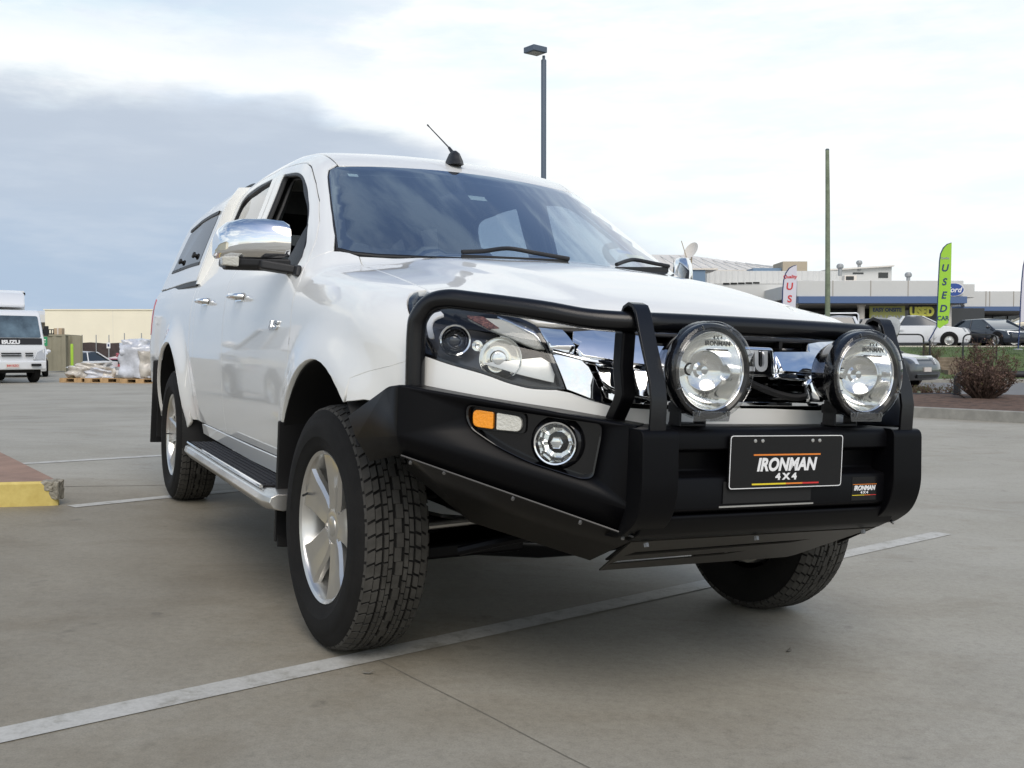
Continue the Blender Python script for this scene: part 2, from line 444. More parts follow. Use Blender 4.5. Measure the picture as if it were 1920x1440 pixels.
def resample(poly, h):
    out = []; n = len(poly)
    for i in range(n):
        a = poly[i]; b = poly[(i + 1) % n]; k = max(1, int(round(np.linalg.norm(b - a) / h)))
        for j in range(k): out.append(a + (b - a) * j / k)
    return np.array(out)
def rounded(pts, r, n=5):
    """round the corners of a flat polygon (2-D or 3-D points); r may be one radius or one per corner"""
    P = [np.array(p, float) for p in pts]; m = len(P); out = []
    for i in range(m):
        ri = r[i] if hasattr(r, '__len__') else r
        a, b, c = P[i - 1], P[i], P[(i + 1) % m]; la, lc = np.linalg.norm(a - b), np.linalg.norm(c - b)
        k = min(ri, la * .48, lc * .48)
        if k < 1e-5: out.append(b); continue
        p, q = b + (a - b) / la * k, b + (c - b) / lc * k
        for j in range(n + 1):
            t = j / n; out.append((1 - t) ** 2 * p + 2 * t * (1 - t) * b + t * t * q)
    return out
def smoothline(pts, n=6):
    """Catmull-Rom through the points"""
    P = [np.array(p, float) for p in pts]; out = []
    for i in range(len(P) - 1):
        a = P[i - 1] if i else 2 * P[0] - P[1]; d = P[i + 2] if i + 2 < len(P) else 2 * P[-1] - P[-2]; b, c = P[i], P[i + 1]
        for j in range(n):
            t = j / n; out.append(.5 * (2 * b + (c - a) * t + (2 * a - 5 * b + 4 * c - d) * t * t + (3 * b - a - 3 * c + d) * t ** 3))
    out.append(P[-1]); return out
def patch(name, poly, proj, mat, parent, h=.03, Fn=None, off=0., depth=.014, sgn=1, holes=(), both=False, disp=None, shrink=0.):
    Fn = Fn or F
    P2 = proj.to(np.array(poly, float))
    if both: P2 = np.concatenate([P2, (P2 * ((1, -1) if proj is PT else (-1, 1)))[::-1]])
    H2 = [proj.to(np.array(hh, float)) for hh in holes]
    if shrink:
        A = sum(P2[i][0] * P2[i - 1][1] - P2[i - 1][0] * P2[i][1] for i in range(len(P2)))
        t = np.roll(P2, -1, 0) - np.roll(P2, 1, 0); t /= np.maximum(np.linalg.norm(t, axis=1, keepdims=True), 1e-9)
        nn = np.stack([t[:, 1], -t[:, 0]], 1) * (-1 if A > 0 else 1); P2 = P2 + nn * shrink
    loops = [resample(P2, h)] + [resample(q, h) for q in H2]
    lo, hi = P2.min(0), P2.max(0)
    gx = np.arange(lo[0], hi[0], h); gy = np.arange(lo[1], hi[1], h * .866)
    G = np.array([(x + (h / 2 if j % 2 else 0), y) for j, y in enumerate(gy) for x in gx]).reshape(-1, 2)
    if len(G):
        ok = inpoly(G, loops[0]) & (dpoly(G, loops[0]) > .55 * h)
        for q in loops[1:]: ok &= ~inpoly(G, q) & (dpoly(G, q) > .55 * h)
        G = G[ok]
    V = []; E = []
    for q in loops:
        o = len(V); V += [tuple(p) for p in q]; E += [(o + i, o + (i + 1) % len(q)) for i in range(len(q))]
    V += [tuple(p) for p in G]
    r = delaunay_2d_cdt([Vector(p) for p in V], E, [], 0, 1e-6)
    q = np.array([(p[0], p[1]) for p in r[0]]); T = np.array([t for t in r[2] if len(t) == 3])
    c = q[T].mean(1); ok = inpoly(c, loops[0])
    for l in loops[1:]: ok &= ~inpoly(c, l)
    T = T[ok]
    O, D, tm = proj.ray(q); P = march(Fn, O, D, tm, 140)
    bad = np.isnan(P).any(1)
    if bad.any():
        T = T[~bad[T].any(1)]; P = np.nan_to_num(P)
    us = np.unique(T); mp = np.zeros(len(P), int); mp[us] = np.arange(len(us)); P = P[us]; T = mp[T]
    N = grad(Fn, P)
    o_ = off if disp is None else off + disp(P)
    P = P + N * (o_[:, None] if hasattr(o_, '__len__') else o_)
    fn = np.cross(P[T[:, 1]] - P[T[:, 0]], P[T[:, 2]] - P[T[:, 0]])
    fl = (fn * N[T[:, 0]]).sum(1) < 0; T[fl] = T[fl][:, ::-1]
    if disp is not None:                                    # normals of the displaced surface
        N = np.zeros_like(P); fn = np.cross(P[T[:, 1]] - P[T[:, 0]], P[T[:, 2]] - P[T[:, 0]])
        for k in range(3): np.add.at(N, T[:, k], fn)
        N /= np.maximum(np.linalg.norm(N, axis=1, keepdims=True), 1e-12)
    verts = [P]; norms = [N]; faces = [tuple(t) for t in T]
    if depth:
        es = {}
        for t in T:
            for a, b in ((t[0], t[1]), (t[1], t[2]), (t[2], t[0])): es[(a, b)] = 1
        be = [(a, b) for a, b in es if (b, a) not in es]
        en = {}
        for a, b in be:
            e = np.cross(P[b] - P[a], N[a]); e /= max(np.linalg.norm(e), 1e-9)
            for k in (a, b): en[k] = en.get(k, 0) + e
        idx = {}; sv = []; sn = []
        for k, e in en.items():
            e = e / max(np.linalg.norm(e), 1e-9); idx[k] = len(P) + len(sv)
            sv += [P[k], P[k] - N[k] * .002 + e * .0012, P[k] - N[k] * depth]; m = N[k] + e; sn += [N[k], m / np.linalg.norm(m), e]
        for a, b in be:
            ia, ib = idx[a], idx[b]
            faces += [(ib, ia, ia + 1, ib + 1), (ib + 1, ia + 1, ia + 2, ib + 2)]
        verts.append(np.array(sv)); norms.append(np.array(sn))
    Vv = np.concatenate(verts); Nn = np.concatenate(norms)
    if sgn < 0: Vv = Vv * (1, -1, 1); Nn = Nn * (1, -1, 1); faces = [f[::-1] for f in faces]
    if sgn == 0:                                            # both halves in one mesh
        k = len(Vv); faces = faces + [tuple(i + k for i in f[::-1]) for f in faces]
        Vv = np.concatenate([Vv, Vv * (1, -1, 1)]); Nn = np.concatenate([Nn, Nn * (1, -1, 1)])
    me = bpy.data.meshes.new(name); me.from_pydata(Vv.tolist(), [], [tuple(int(i) for i in f) for f in faces])
    me.shade_smooth(); me.normals_split_custom_set_from_vertices(Nn.tolist())
    return link(name, me, mat, parent, smooth=0)
# ------------------------------------------------------------------ the pickup, in its own frame: x forward, y to its left, z up, origin on the ground under the front axle
CM = np.array([[.44171392, .89641802, .03638051], [.04736167, .01719509, -.99872979], [-.89590495, .4428759, -.03486054]])
CP = np.array([3.0716, -1.7839, .9354])
_c, _s = math.cos(PITCH), math.sin(PITCH)
MW = np.array([[1, 0, 0], [0, _s, -_c], [0, _c, _s]])
CR = MW.T @ CM
CT = np.array([0, 0, HC]) - CR @ CP
CT[2] = 0.0
def cw(p): return CR @ np.array(p, float) + CT              # car frame -> world
TRUCK = thing('pickup_truck', 'white double cab pickup with black steel bull bar, round driving lights and canopy', 'pickup truck')
TRUCK.matrix_world = Matrix([[*CR[0], CT[0]], [*CR[1], CT[1]], [*CR[2], CT[2]], [0, 0, 0, 1]])
# ---- shared outlines (right-hand side drawn with y > 0, mirrored as needed)
hood_side = t3(smoothline([(-.44, .662), (-.33, .675), (-.1, .697), (.1, .711), (.25, .717), (.397, .716)], 4))
lamp_top = t3(smoothline([(.397, .716), (.46, .690), (.54, .645), (.62, .597), (.692, .545)], 4))
lamp_in = f3([(.541, .994), (.525, .938), (.498, .838)])
lamp_bot = f3(smoothline([(.498, .833), (.536, .831), (.575, .832), (.60, .836), (.637, .846), (.683, .864), (.75, .885), (.80, .906)], 3))
lamp_out = np.array([(.53, .808, .935), (.497, .812, .978), (.463, .814, 1.015), (.429, .812, 1.040), (.395, .803, 1.063), (.362, .783, 1.084), (.350, .757, 1.098), (.362, .730, 1.100)])
bump_line = np.array([(.55, .80, .906), (.505, .83, .888), (.454, .856, .873), (.372, .887, .856), (.300, .918, .834)])
door_front = [(-.60, .500), (-.545, .62), (-.475, .80), (-.455, .97), (-.455, 1.08), (-.462, 1.14), (-.528, 1.213)]
door_a = [(-.528, 1.213), (-.646, 1.307), (-.746, 1.381), (-.90, 1.482), (-1.051, 1.571), (-1.16, 1.632), (-1.225, 1.665), (-1.297, 1.688)]
def arc(xc, zc, r, a0, a1, n=14): return [(xc + r * math.cos(rad(a0 + (a1 - a0) * i / n)), zc + r * math.sin(rad(a0 + (a1 - a0) * i / n))) for i in range(n + 1)]
front_arch = arc(-.02, .40, .478, 50, 194, 20)
# ---- bonnet
def hood_disp(P):
    yc = .47 - .13 * (P[:, 0] + .4) / 1.15; y = np.abs(P[:, 1])
    return .013 * (1 - sst(-.045, .045, y - yc)) * sst(-.44, -.2, P[:, 0]) * sst(.80, .55, P[:, 0]) + .0
hl = list(hood_side) + list(lamp_top)[1:] + list(t3(smoothline([(.715, .505), (.752, .40), (.778, .28), (.795, .14), (.800, .0)], 4)))[:-1]
hr = list(t3([(-.41, .55), (-.388, .42), (-.37, .2)]))[::-1]
full = hr + hl                                               # rear centre -> right side -> nose; mirrored back
full_m = [p * np.array((1, -1, 1)) for p in full[::-1]]
bonnet = patch('bonnet', full + full_m, PT, 'paint', TRUCK, .028, disp=hood_disp, shrink=-.003, depth=.02)
# ---- bumper skin under the lamps and grille
bt = list(f3([(.0, .795), (.1, .794), (.284, .789), (.383, .793), (.43, .806), (.49, .826)])) + list(lamp_bot)[2:] + list(bump_line)[1:]
bb = [np.array((.30, .92, .772)), np.array((.37, .893, .782)), np.array((.50, .84, .775)), np.array((.70, .66, .70)), np.array((.82, .35, .64)), np.array((.86, .0, .64))]
bumper = patch('front_bumper', bt + bb, PC, 'paint', TRUCK, .025, sgn=0, shrink=-.0)
for s in (-1, 1):
    arch3 = list(s3(front_arch))
    fen = list(hood_side) + list(lamp_out[::-1]) + list(bump_line) + arch3 + list(s3([(-.505, .505)])) + list(s3(door_front)) + [np.array((-.505, .745, 1.255)), np.array((-.47, .69, 1.248))]
    patch('fender', fen, PS, 'paint', TRUCK, .025, sgn=s, shrink=-.003, depth=.018)
    # A pillar, roof rail and C pillar in one
    ditch = t3([(-1.135, .548), (-1.4, .560), (-1.8, .566), (-2.2, .563), (-2.55, .555)])
    ws_edge = [np.array(p) for p in ((-.505, .735, 1.255), (-.60, .706, 1.320), (-.75, .676, 1.415), (-.90, .645, 1.512), (-1.05, .612, 1.607), (-1.105, .595, 1.645))]
    outer = list(s3(door_a)) + list(s3([(-1.5, 1.708), (-1.8, 1.722), (-2.1, 1.722), (-2.33, 1.708), (-2.46, 1.672), (-2.52, 1.60), (-2.535, 1.50), (-2.50, 1.30), (-2.47, 1.12), (-2.46, .95), (-2.43, .80), (-2.36, .62), (-2.30, .50)]))
    rear_ = list(s3([(-2.50, .50), (-2.575, .62), (-2.575, 1.0), (-2.575, 1.25), (-2.575, 1.55)])) + [t3([(-2.575, .60)])[0]]
    patch('cab_pillar', outer + rear_ + list(ditch[::-1]) + ws_edge[::-1], PS, 'paint', TRUCK, .024, sgn=s, shrink=-.0022, depth=.018)
    # doors
    fw = rounded([(-.575, 1.196), (-.66, 1.278), (-.90, 1.447), (-1.075, 1.553), (-1.215, 1.622), (-1.33, 1.652), (-1.585, 1.676), (-1.615, 1.246)], [.02, .03, .05, .05, .08, .1, .025, .02], 4)
    rw = rounded([(-1.80, 1.252), (-1.795, 1.686), (-2.10, 1.690), (-2.34, 1.676), (-2.44, 1.640), (-2.475, 1.56), (-2.46, 1.37), (-2.37, 1.302), (-2.2, 1.280)], [.02, .02, .1, .1, .06, .06, .06, .08, .05], 4)
    fd = door_front + door_a[1:] + [(-1.5, 1.708), (-1.70, 1.719)] + [(-1.70, 1.25), (-1.665, 1.10), (-1.66, .50)]
    rd = [(-1.66, .50), (-1.665, 1.10), (-1.70, 1.25), (-1.70, 1.719), (-1.8, 1.722), (-2.1, 1.722), (-2.33, 1.708), (-2.46, 1.672), (-2.52, 1.60), (-2.535, 1.50), (-2.50, 1.30), (-2.47, 1.12), (-2.46, .95), (-2.43, .80), (-2.36, .62), (-2.30, .50)]
    for nm, poly, win, xh in (('front_door', fd, fw, -1.36), ('rear_door', rd, rw, -2.17)):
        w3 = s3(win)
        d = patch(nm, s3(poly), PS, 'paint', TRUCK, .026, sgn=s, holes=[w3], shrink=-.0034, depth=.02)
        patch('door_seal', s3(poly), PS, 'black_plastic', d, .05, sgn=s, off=-.010, depth=.008, holes=[s3(np.mean(win, 0) + (np.array(win) - np.mean(win, 0)) * 1.03)], shrink=.008)
        # black seal round the opening, then the pane
        fr = np.array(win); c = fr.mean(0)
        patch('window_seal', w3, PS, 'black_plastic', d, .03, sgn=s, off=-.004, depth=.02, holes=[s3(c + (fr - c) * (1 - .02 / np.linalg.norm(fr - c, axis=1, keepdims=True)) - 0)], shrink=.001)
        if not (nm == 'front_door' and s < 0):               # the driver's window is wound down
            patch('window', w3, PS, 'glass', d, .05, sgn=s, off=-.012, depth=0)
        patch('door_trim', s3(poly), PS, 'trim', d, .05, sgn=s, off=-.045, depth=.01, holes=[w3], shrink=-.012)
        # pull handle
        y = float(s3([(xh, 1.105)])[0][1])
        h = MB(); h.tube(smoothline([(xh - .085, s * (y + .002), 1.108), (xh - .07, s * (y + .030), 1.110), (xh, s * (y + .040), 1.110), (xh + .07, s * (y + .030), 1.108), (xh + .085, s * (y + .002), 1.106)], 5), .0125, 10)
        h.obox((xh, s * (y + .001), 1.106), (1, 0, 0), (0, 1, 0), (0, 0, 1), .12, .012, .035)
        h.obj('door_handle', 'chrome', d, smooth=60)
        if nm == 'front_door': FD = d
    # sill under the doors
    sill = [(-.60, .497), (-1.2, .496), (-1.8, .496), (-2.29, .496), (-2.29, .448), (-1.2, .436), (-.62, .438)]
    patch('rocker_panel', s3(sill), PS, 'paint', TRUCK, .04, sgn=s, off=.004, depth=.03)
    # tray side
    ra = arc(-3.08, .40, .498, -6, 186, 26)
    bed = [(-2.582, .505), (-2.582, 1.0), (-2.582, 1.225), (-3.2, 1.225), (-3.8, 1.225), (-4.29, 1.225), (-4.30, 1.0), (-4.29, .62), (-3.62, .56)] + ra[::-1]
    bed = [(-2.53, .485), (-2.53, .60), (-2.582, .68)] + bed[1:-1] + [(-2.585, .42)]
    bed3 = s3([(x, max(z, .44)) for x, z in bed])
    patch('tray_side', bed3, PS, 'paint', TRUCK, .026, sgn=s, shrink=-.002, depth=.018)
    tl = s3(rounded([(-4.23, 1.17), (-4.29, 1.18), (-4.30, .94), (-4.26, .93)], .02))
    patch('tail_light', tl, PS, 'red_lens', TRUCK, .02, sgn=s, off=.003, depth=.012)
    # canopy side with its lift-up window
    cs = [(-4.22, 1.232), (-2.590, 1.232), (-2.590, 1.45), (-2.590, 1.60)]; ctop = list(t3([(-2.59, .652), (-3.2, .652), (-3.85, .627), (-4.00, .50)], Fc)) + list(s3([(-4.02, 1.56), (-4.13, 1.40)], Fc))
    cwin = rounded([(-2.70, 1.325), (-2.67, 1.60), (-3.3, 1.605), (-3.72, 1.585), (-3.92, 1.34)], [.03, .04, .1, .05, .04], 4)
    c3 = s3(cwin, Fc)
    can = patch('canopy_side', list(s3(cs, Fc)) + ctop, PS, 'paint', TRUCK, .03, Fn=Fc, sgn=s, holes=[c3], depth=.02)
    patch('canopy_window', c3, PS, 'tint_glass', can, .05, Fn=Fc, sgn=s, off=.002, depth=.006, shrink=-.004)
    patch('window_rail', s3(rounded([(-2.68, 1.598), (-2.672, 1.615), (-3.3, 1.622), (-3.73, 1.602), (-3.72, 1.585), (-3.3, 1.605)], .006), Fc), PS, 'black_plastic', can, .03, Fn=Fc, sgn=s, off=.008, depth=.010)
    patch('window_sill', s3(rounded([(-2.70, 1.320), (-2.70, 1.336), (-3.90, 1.349), (-3.925, 1.332)], .006), Fc), PS, 'black_plastic', can, .03, Fn=Fc, sgn=s, off=.004, depth=.008)
    for xk in (-2.95, -3.55):
        y = float(s3([(xk, 1.385)], Fc)[0][1]); h = MB()
        h.lathe([(0, .022), (.013, .022), (.018, .018), (.018, .009), (.011, .007), (.011, -.004)], (xk, s * y, 1.385), (0, s, .35), 14); h.obj('window_latch', 'black_plastic', can)
    patch('canopy_skirt', s3([(-2.590, 1.205), (-2.590, 1.236), (-4.22, 1.236), (-4.235, 1.205)], Fc), PS, 'black_plastic', TRUCK, .05, Fn=Fc, sgn=s, off=-.006, depth=.02)
    h = MB(); h.tube(smoothline([(-2.68, s * .54, 1.725), (-2.72, s * .54, 1.775), (-3.0, s * .54, 1.785), (-3.3, s * .53, 1.775), (-3.34, s * .53, 1.735)], 6), .014, 10); h.obj('roof_rail', 'black_plastic', TRUCK)
patch('bonnet_seal', full + full_m, PT, 'black_plastic', bonnet, .06, shrink=.005, off=-.014, depth=.01)
# ---- roof and windscreen
wtop = [(-1.118, .545), (-1.108, .40), (-1.098, .2), (-1.095, .0)]
rf = list(t3([(x, y) for x, y in wtop[::-1]])) + list(t3([(-1.4, .557), (-1.8, .563), (-2.2, .560), (-2.55, .552), (-2.565, .3), (-2.565, 0)]))
rr_ = [p for p in rf if p[1] > .001]
roof = patch('roof', rr_ + [p * np.array((1, -1, 1)) for p in rr_[::-1]], PT, 'paint', TRUCK, .04, shrink=-.003, depth=.02)
for s in (-1, 1):
    dt = t3([(-1.12, .536), (-1.12, .560), (-1.4, .568), (-1.8, .575), (-2.2, .572), (-2.56, .565), (-2.56, .545), (-2.2, .552), (-1.8, .556), (-1.4, .55)])
    patch('roof_ditch', dt, PT, 'black_plastic', TRUCK, .03, sgn=s, off=-.006, depth=.01)
wsp = [np.array(p) for p in ((-.378, .0, 1.258), (-.385, .2, 1.257), (-.405, .42, 1.256), (-.44, .59, 1.256), (-.474, .675, 1.258), (-.512, .718, 1.272), (-.60, .699, 1.324), (-.75, .669, 1.418), (-.90, .638, 1.514), (-1.045, .606, 1.606), (-1.09, .588, 1.640), (-1.108, .555, 1.655), (-1.105, .40, 1.668), (-1.10, .2, 1.68), (-1.097, .0, 1.685))]
wpos = [p for p in wsp if p[1] > .001]
wsloop = [wsp[0]] + wpos + [wsp[-1]] + [p * np.array((1, -1, 1)) for p in wpos[::-1]]
glass = patch('windscreen', wsloop, PW, 'ws', TRUCK, .06, off=.001, depth=0)
cc = np.mean(wsloop, 0)
win_in = [p + (cc - p) * k for p, k in zip(wsloop, [(.10 if p[2] < 1.3 else .055) for p in wsloop])]
patch('windscreen_frit', wsloop, PW, 'black_print', glass, .04, off=-.006, depth=0, holes=[win_in])
patch('windscreen_seal', wsloop, PW, 'black_plastic', TRUCK, .03, off=-.001, depth=.012, shrink=.0065, holes=[[p + (cc - p) / np.linalg.norm(cc - p) * .002 for p in wsloop]])
def on_ws(y, t):                                             # t = 0 at the cowl, 1 at the roof
    x = -.384 - .22 * y * y - 1.672 * .40 * t; return np.array((x, y, 1.26 + .40 * t))
def ws_sticker(name, y0, y1, t0, t1, mat):
    patch(name, [on_ws(y0, t0), on_ws(y1, t0), on_ws(y1, t1), on_ws(y0, t1)], PW, mat, glass, .03, off=-.009, depth=0)
ws_sticker('sticker', -.525, -.485, .895, .93, 'sticker_pale'); ws_sticker('sticker', -.055, .02, .72, .775, 'sticker_pale')
ws_sticker('sticker', .535, .635, .165, .225, 'sticker_yellow'); ws_sticker('sticker', .50, .575, .23, .268, 'sticker_blue')
# wipers
for pts in ([(-.30, 1.262), (-.21, 1.272), (-.10, 1.292), (.0, 1.282), (.14, 1.268)], [(.36, 1.262), (.44, 1.285), (.50, 1.295), (.60, 1.288), (.68, 1.283)]):
    w = MB(); q = []
    for y, z in pts: q.append((-.384 - .22 * y * y - 1.672 * (z - 1.26) + .03, y, z + .012))
    w.tube(smoothline(q, 4), .008, 8)
    a, b = np.array(q[1]), np.array(q[-1]); w.bar(np.array(q[0]) - (.0, .0, .02), b - (.01, 0, .014), .012, .022)
    w.obj('wiper', 'black_plastic', TRUCK)
# tailgate, canopy roof and back
g = MB(); g.box(-4.335, -4.30, -.80, .80, .62, 1.22); g.obj('tailgate', 'paint', TRUCK, .01)
cr = t3([(-2.59, 0), (-2.59, .40), (-2.59, .655), (-3.2, .655), (-3.85, .63), (-4.03, .50), (-4.06, .25), (-4.06, 0)], Fc)
cq = [p for p in cr if p[1] > .001]
patch('canopy_roof', cq + [p * np.array((1, -1, 1)) for p in cq[::-1]], PT, 'paint', TRUCK, .04, Fn=Fc, depth=.02)
g = MB(); g.hexa([(-4.26, -.80, 1.22), (-4.24, -.80, 1.22), (-4.24, .80, 1.22), (-4.26, .80, 1.22), (-3.98, -.60, 1.66), (-3.96, -.60, 1.66), (-3.96, .60, 1.66), (-3.98, .60, 1.66)]); g.obj('canopy_hatch', 'tint_glass', TRUCK)
g = MB(); g.hexa([(-2.60, -.84, .5), (-2.58, -.84, .5), (-2.58, .84, .5), (-2.60, .84, .5), (-2.60, -.80, 1.22), (-2.58, -.80, 1.22), (-2.58, .80, 1.22), (-2.60, .80, 1.22)]); g.obj('cab_bulkhead', 'trim', TRUCK)
# rear cab wall with its window opening (glass behind)
bw = MB(); bw.hexa([(-2.57, -.82, 1.2), (-2.55, -.82, 1.2), (-2.55, -.52, 1.2), (-2.57, -.52, 1.2), (-2.57, -.60, 1.72), (-2.55, -.60, 1.72), (-2.55, -.47, 1.72), (-2.57, -.47, 1.72)])
bw.hexa([(-2.57, .52, 1.2), (-2.55, .52, 1.2), (-2.55, .82, 1.2), (-2.57, .82, 1.2), (-2.57, .47, 1.72), (-2.55, .47, 1.72), (-2.55, .60, 1.72), (-2.57, .60, 1.72)])
bw.box(-2.57, -2.55, -.53, .53, 1.2, 1.30); bw.box(-2.57, -2.55, -.5, .5, 1.62, 1.76); bw.obj('cab_back_wall', 'trim', TRUCK)
g = MB(); g.box(-2.562, -2.558, -.52, .52, 1.30, 1.62); g.obj('back_window', 'tint_glass', TRUCK)
# the canopy's white front frame behind the cab
zz = [1.21, 1.26, 1.32, 1.40, 1.48, 1.56, 1.62, 1.66]
fy = [float(Cw(z)) - .004 for z in zz]
fp_ = [(y, z) for y, z in zip(fy, zz)] + [(.66, 1.735), (.50, 1.752), (0, 1.772)]
E_ = [(y, z) for y, z in fp_] + [(-y, z) for y, z in fp_[::-1] if y > 0]
I_ = [(-.53, 1.29), (.53, 1.29), (.53, 1.63), (-.53, 1.63)]
CANOPY_FRAME = (E_, I_)
# ------------------------------------------------------------------ wheels
TR, TW = .374, .125                          # tyre radius, half width
def wheel_meshes(hi=True):
    out = {}
    n = 72 if hi else 28
    r = MB()                                 # barrel, lip and spokes; axis +y is outward
    r.lathe([(.200, -.10), (.208, .02), (.214, .085), (.222, .100), (.232, .106), (.234, .100), (.226, .090)], ax=(0, 1, 0), n=n)
    r.lathe([(.0, -.03), (.12, -.03), (.13, -.06), (.203, -.08)], ax=(0, 1, 0), n=n)           # drum behind the spokes
    r.lathe([(.0, .072), (.036, .072), (.060, .070), (.078, .058), (.084, .03), (.084, -.02)], ax=(0, 1, 0), n=n)
    for k in range(5):
        a = 2 * math.pi * k / 5 + rad(100)
        e, t = np.array((math.cos(a), 0, math.sin(a))), np.array((-math.sin(a), 0, math.cos(a))); y = np.array((0, 1., 0))
        secs = []
        for rr, w, h, d in ((.050, .040, .074, .03), (.085, .050, .076, .034), (.125, .057, .081, .030), (.165, .064, .088, .026), (.200, .076, .094, .024), (.219, .086, .096, .022)):
            c = e * rr + y * h
            secs.append([c - t * w - y * d, c - t * w - y * .010, c - t * (w - .010), c - t * .006 - y * .004, c + t * .006 - y * .004, c + t * (w - .010), c + t * w - y * .010, c + t * w - y * d])
        r.loft(secs)
    out['wheel'] = r
    c = MB(); c.lathe([(0, .078), (.024, .077), (.031, .074), (.033, .068)], ax=(0, 1, 0), n=24)
    for k in range(5):
        a = 2 * math.pi * (k + .5) / 5 + rad(100); p = np.array((.060 * math.cos(a), .060, .060 * math.sin(a))); c.cyl(p, p + (0, .012, 0), .010, 6)
    out['centre_cap'] = c
    v = MB(); v.cyl((.195, .090, .075), (.182, .112, .070), .004, 8); out['valve'] = v
    t = MB(); rg = TR - .010
    prof = [(.222, -.09), (.232, -.100), (.26, -.116), (.30, -.122), (.335, -.115), (.355, -.106), (rg, -.092), (rg + .002, -.05), (rg + .003, 0), (rg + .002, .05), (rg, .098), (.355, .114), (.335, .126), (.325, .129), (.322, .132), (.30, .1355), (.275, .1335), (.272, .130), (.25, .124), (.234, .111), (.226, .098)]
    t.lathe(prof, ax=(0, 1, 0), n=n)
    out['tyre'] = t
    b = MB()
    if hi:
        N = 58
        def block(y0, y1, a0, a1, sk, h0=TR, rb=rg - .004):
            p = []
            for rr in (rb, None):
                for (yy, aa) in ((y0, a0), (y1, a0 + sk * (y1 - y0)), (y1, a1 + sk * (y1 - y0)), (y0, a1)):
                    R = rr if rr else h0 - .011 * max(0, abs(yy) - .07) / .035
                    p.append((R * math.cos(aa), yy, R * math.sin(aa)))
            b.hexa(p)
        st = 2 * math.pi / N
        for k in range(N):
            a = k * st
            for sy in (-1, 1):
                block(sy * .080, sy * .104, a + .12 * st, a + .92 * st, sy * 1.2)
                block(sy * .059, sy * .0775, a + .12 * st, a + .90 * st, sy * 1.1)
                for q in (0, .5):
                    o = .0 if q == 0 else .5
                    block(sy * .0365, sy * .0500, a + .06 * st, a + .90 * st, sy * .4) if q == 0 else None
                    block(sy * .0205, sy * .0335, a + .54 * st, a + 1.38 * st, sy * .4) if q == 0 else None
            zz = .0035 if k % 2 else -.0035
            block(-.0115 + zz, .0115 + zz, a + .0 * st, a + .97 * st, 0)
        # buttress blocks down the shoulder
        for k in range(N):
            a = k * st
            for sy in (-1, 1):
                p = []
                for rr, yy in ((rg - .006, sy * .097), (.343, sy * .110)):
                    for aa in (a + .14 * st, a + .92 * st): p.append((rr, yy, aa))
                q = [(p[0][0], p[0][1], p[0][2]), (p[1][0], p[1][1], p[1][2]), (p[3][0], p[3][1], p[3][2]), (p[2][0], p[2][1], p[2][2])]
                lo = [(R * math.cos(A), Y, R * math.sin(A)) for R, Y, A in q]
                hi_ = [((R + .006) * math.cos(A), Y + sy * .007, (R + .006) * math.sin(A)) for R, Y, A in q]
                b.hexa(lo + hi_)
        out['tread'] = b
    return out
WM = wheel_meshes()
wheels = {}
for nm_, mb_ in WM.items():
    k_ = .87 if nm_ in ('tyre', 'tread') else .93
    mb_.v = [(x, y * k_, z) for x, y, z in mb_.v]
def wheel_proto():
    w = WM['wheel'].obj('wheel', 'alloy', TRUCK, smooth=30)
    WM['tyre'].obj('tyre', 'rubber', w, smooth=40)
    WM['tread'].obj('tread', 'tread', w, smooth=0)
    WM['centre_cap'].obj('centre_cap', 'alloy', w, smooth=30)
    WM['valve'].obj('valve', 'black_plastic', w)
    return w
W0 = wheel_proto()
for i, (x, s, rot) in enumerate(((0, -1, 0), (0, 1, 37), (-3.095, -1, 25), (-3.095, 1, 20))):
    w = W0 if i == 0 else copy_tree(W0)
    w.rotation_euler = (0, rad(rot), 0 if s > 0 else math.pi); w.location = (x, s * .797, .369)
    w.rotation_euler = (Matrix.Rotation(0 if s > 0 else math.pi, 4, 'Z') @ Matrix.Rotation(rad(rot), 4, 'Y')).to_euler()
    if x == 0: w.rotation_euler = (Matrix.Rotation(rad(2.5), 4, 'Z') @ w.rotation_euler.to_matrix().to_4x4()).to_euler()
    # arch liner
    l = MB(); R = .475 if x == 0 else .50; zc = .40; xc = -.02 if x == 0 else -3.08
    secs = []
    for k in range(25):
        a = rad((32 if x == 0 else -6) + (170 if x == 0 else 196) * k / 24); e = (math.cos(a), math.sin(a))
        secs.append([(xc + R * e[0], s * .915, zc + R * e[1]), (xc + (R + .03) * e[0], s * .80, zc + (R + .03) * e[1]), (xc + (R + .03) * e[0], s * .42, zc + (R + .03) * e[1]), (xc + (R + .05) * e[0], s * .42, zc + (R + .05) * e[1]), (xc + (R + .05) * e[0], s * .80, zc + (R + .05) * e[1]), (xc + (R + .006) * e[0], s * .917, zc + (R + .006) * e[1])])
    l.loft(secs); l.obj('wheel_arch_liner', 'dark', TRUCK)
    # mud flap
    m = MB()
    if x == 0: m.hexa([(-.50, s * .70, .235), (-.49, s * .925, .235), (-.475, s * .925, .235), (-.485, s * .70, .235), (-.50, s * .70, .64), (-.435, s * .935, .66), (-.42, s * .935, .66), (-.485, s * .70, .64)])
    else: m.hexa([(-3.66, s * .66, .27), (-3.66, s * .945, .27), (-3.645, s * .945, .27), (-3.645, s * .66, .27), (-3.60, s * .66, .80), (-3.555, s * .95, .78), (-3.54, s * .95, .78), (-3.585, s * .66, .80)])
    m.obj('mud_flap', 'black_plastic', TRUCK, .006)
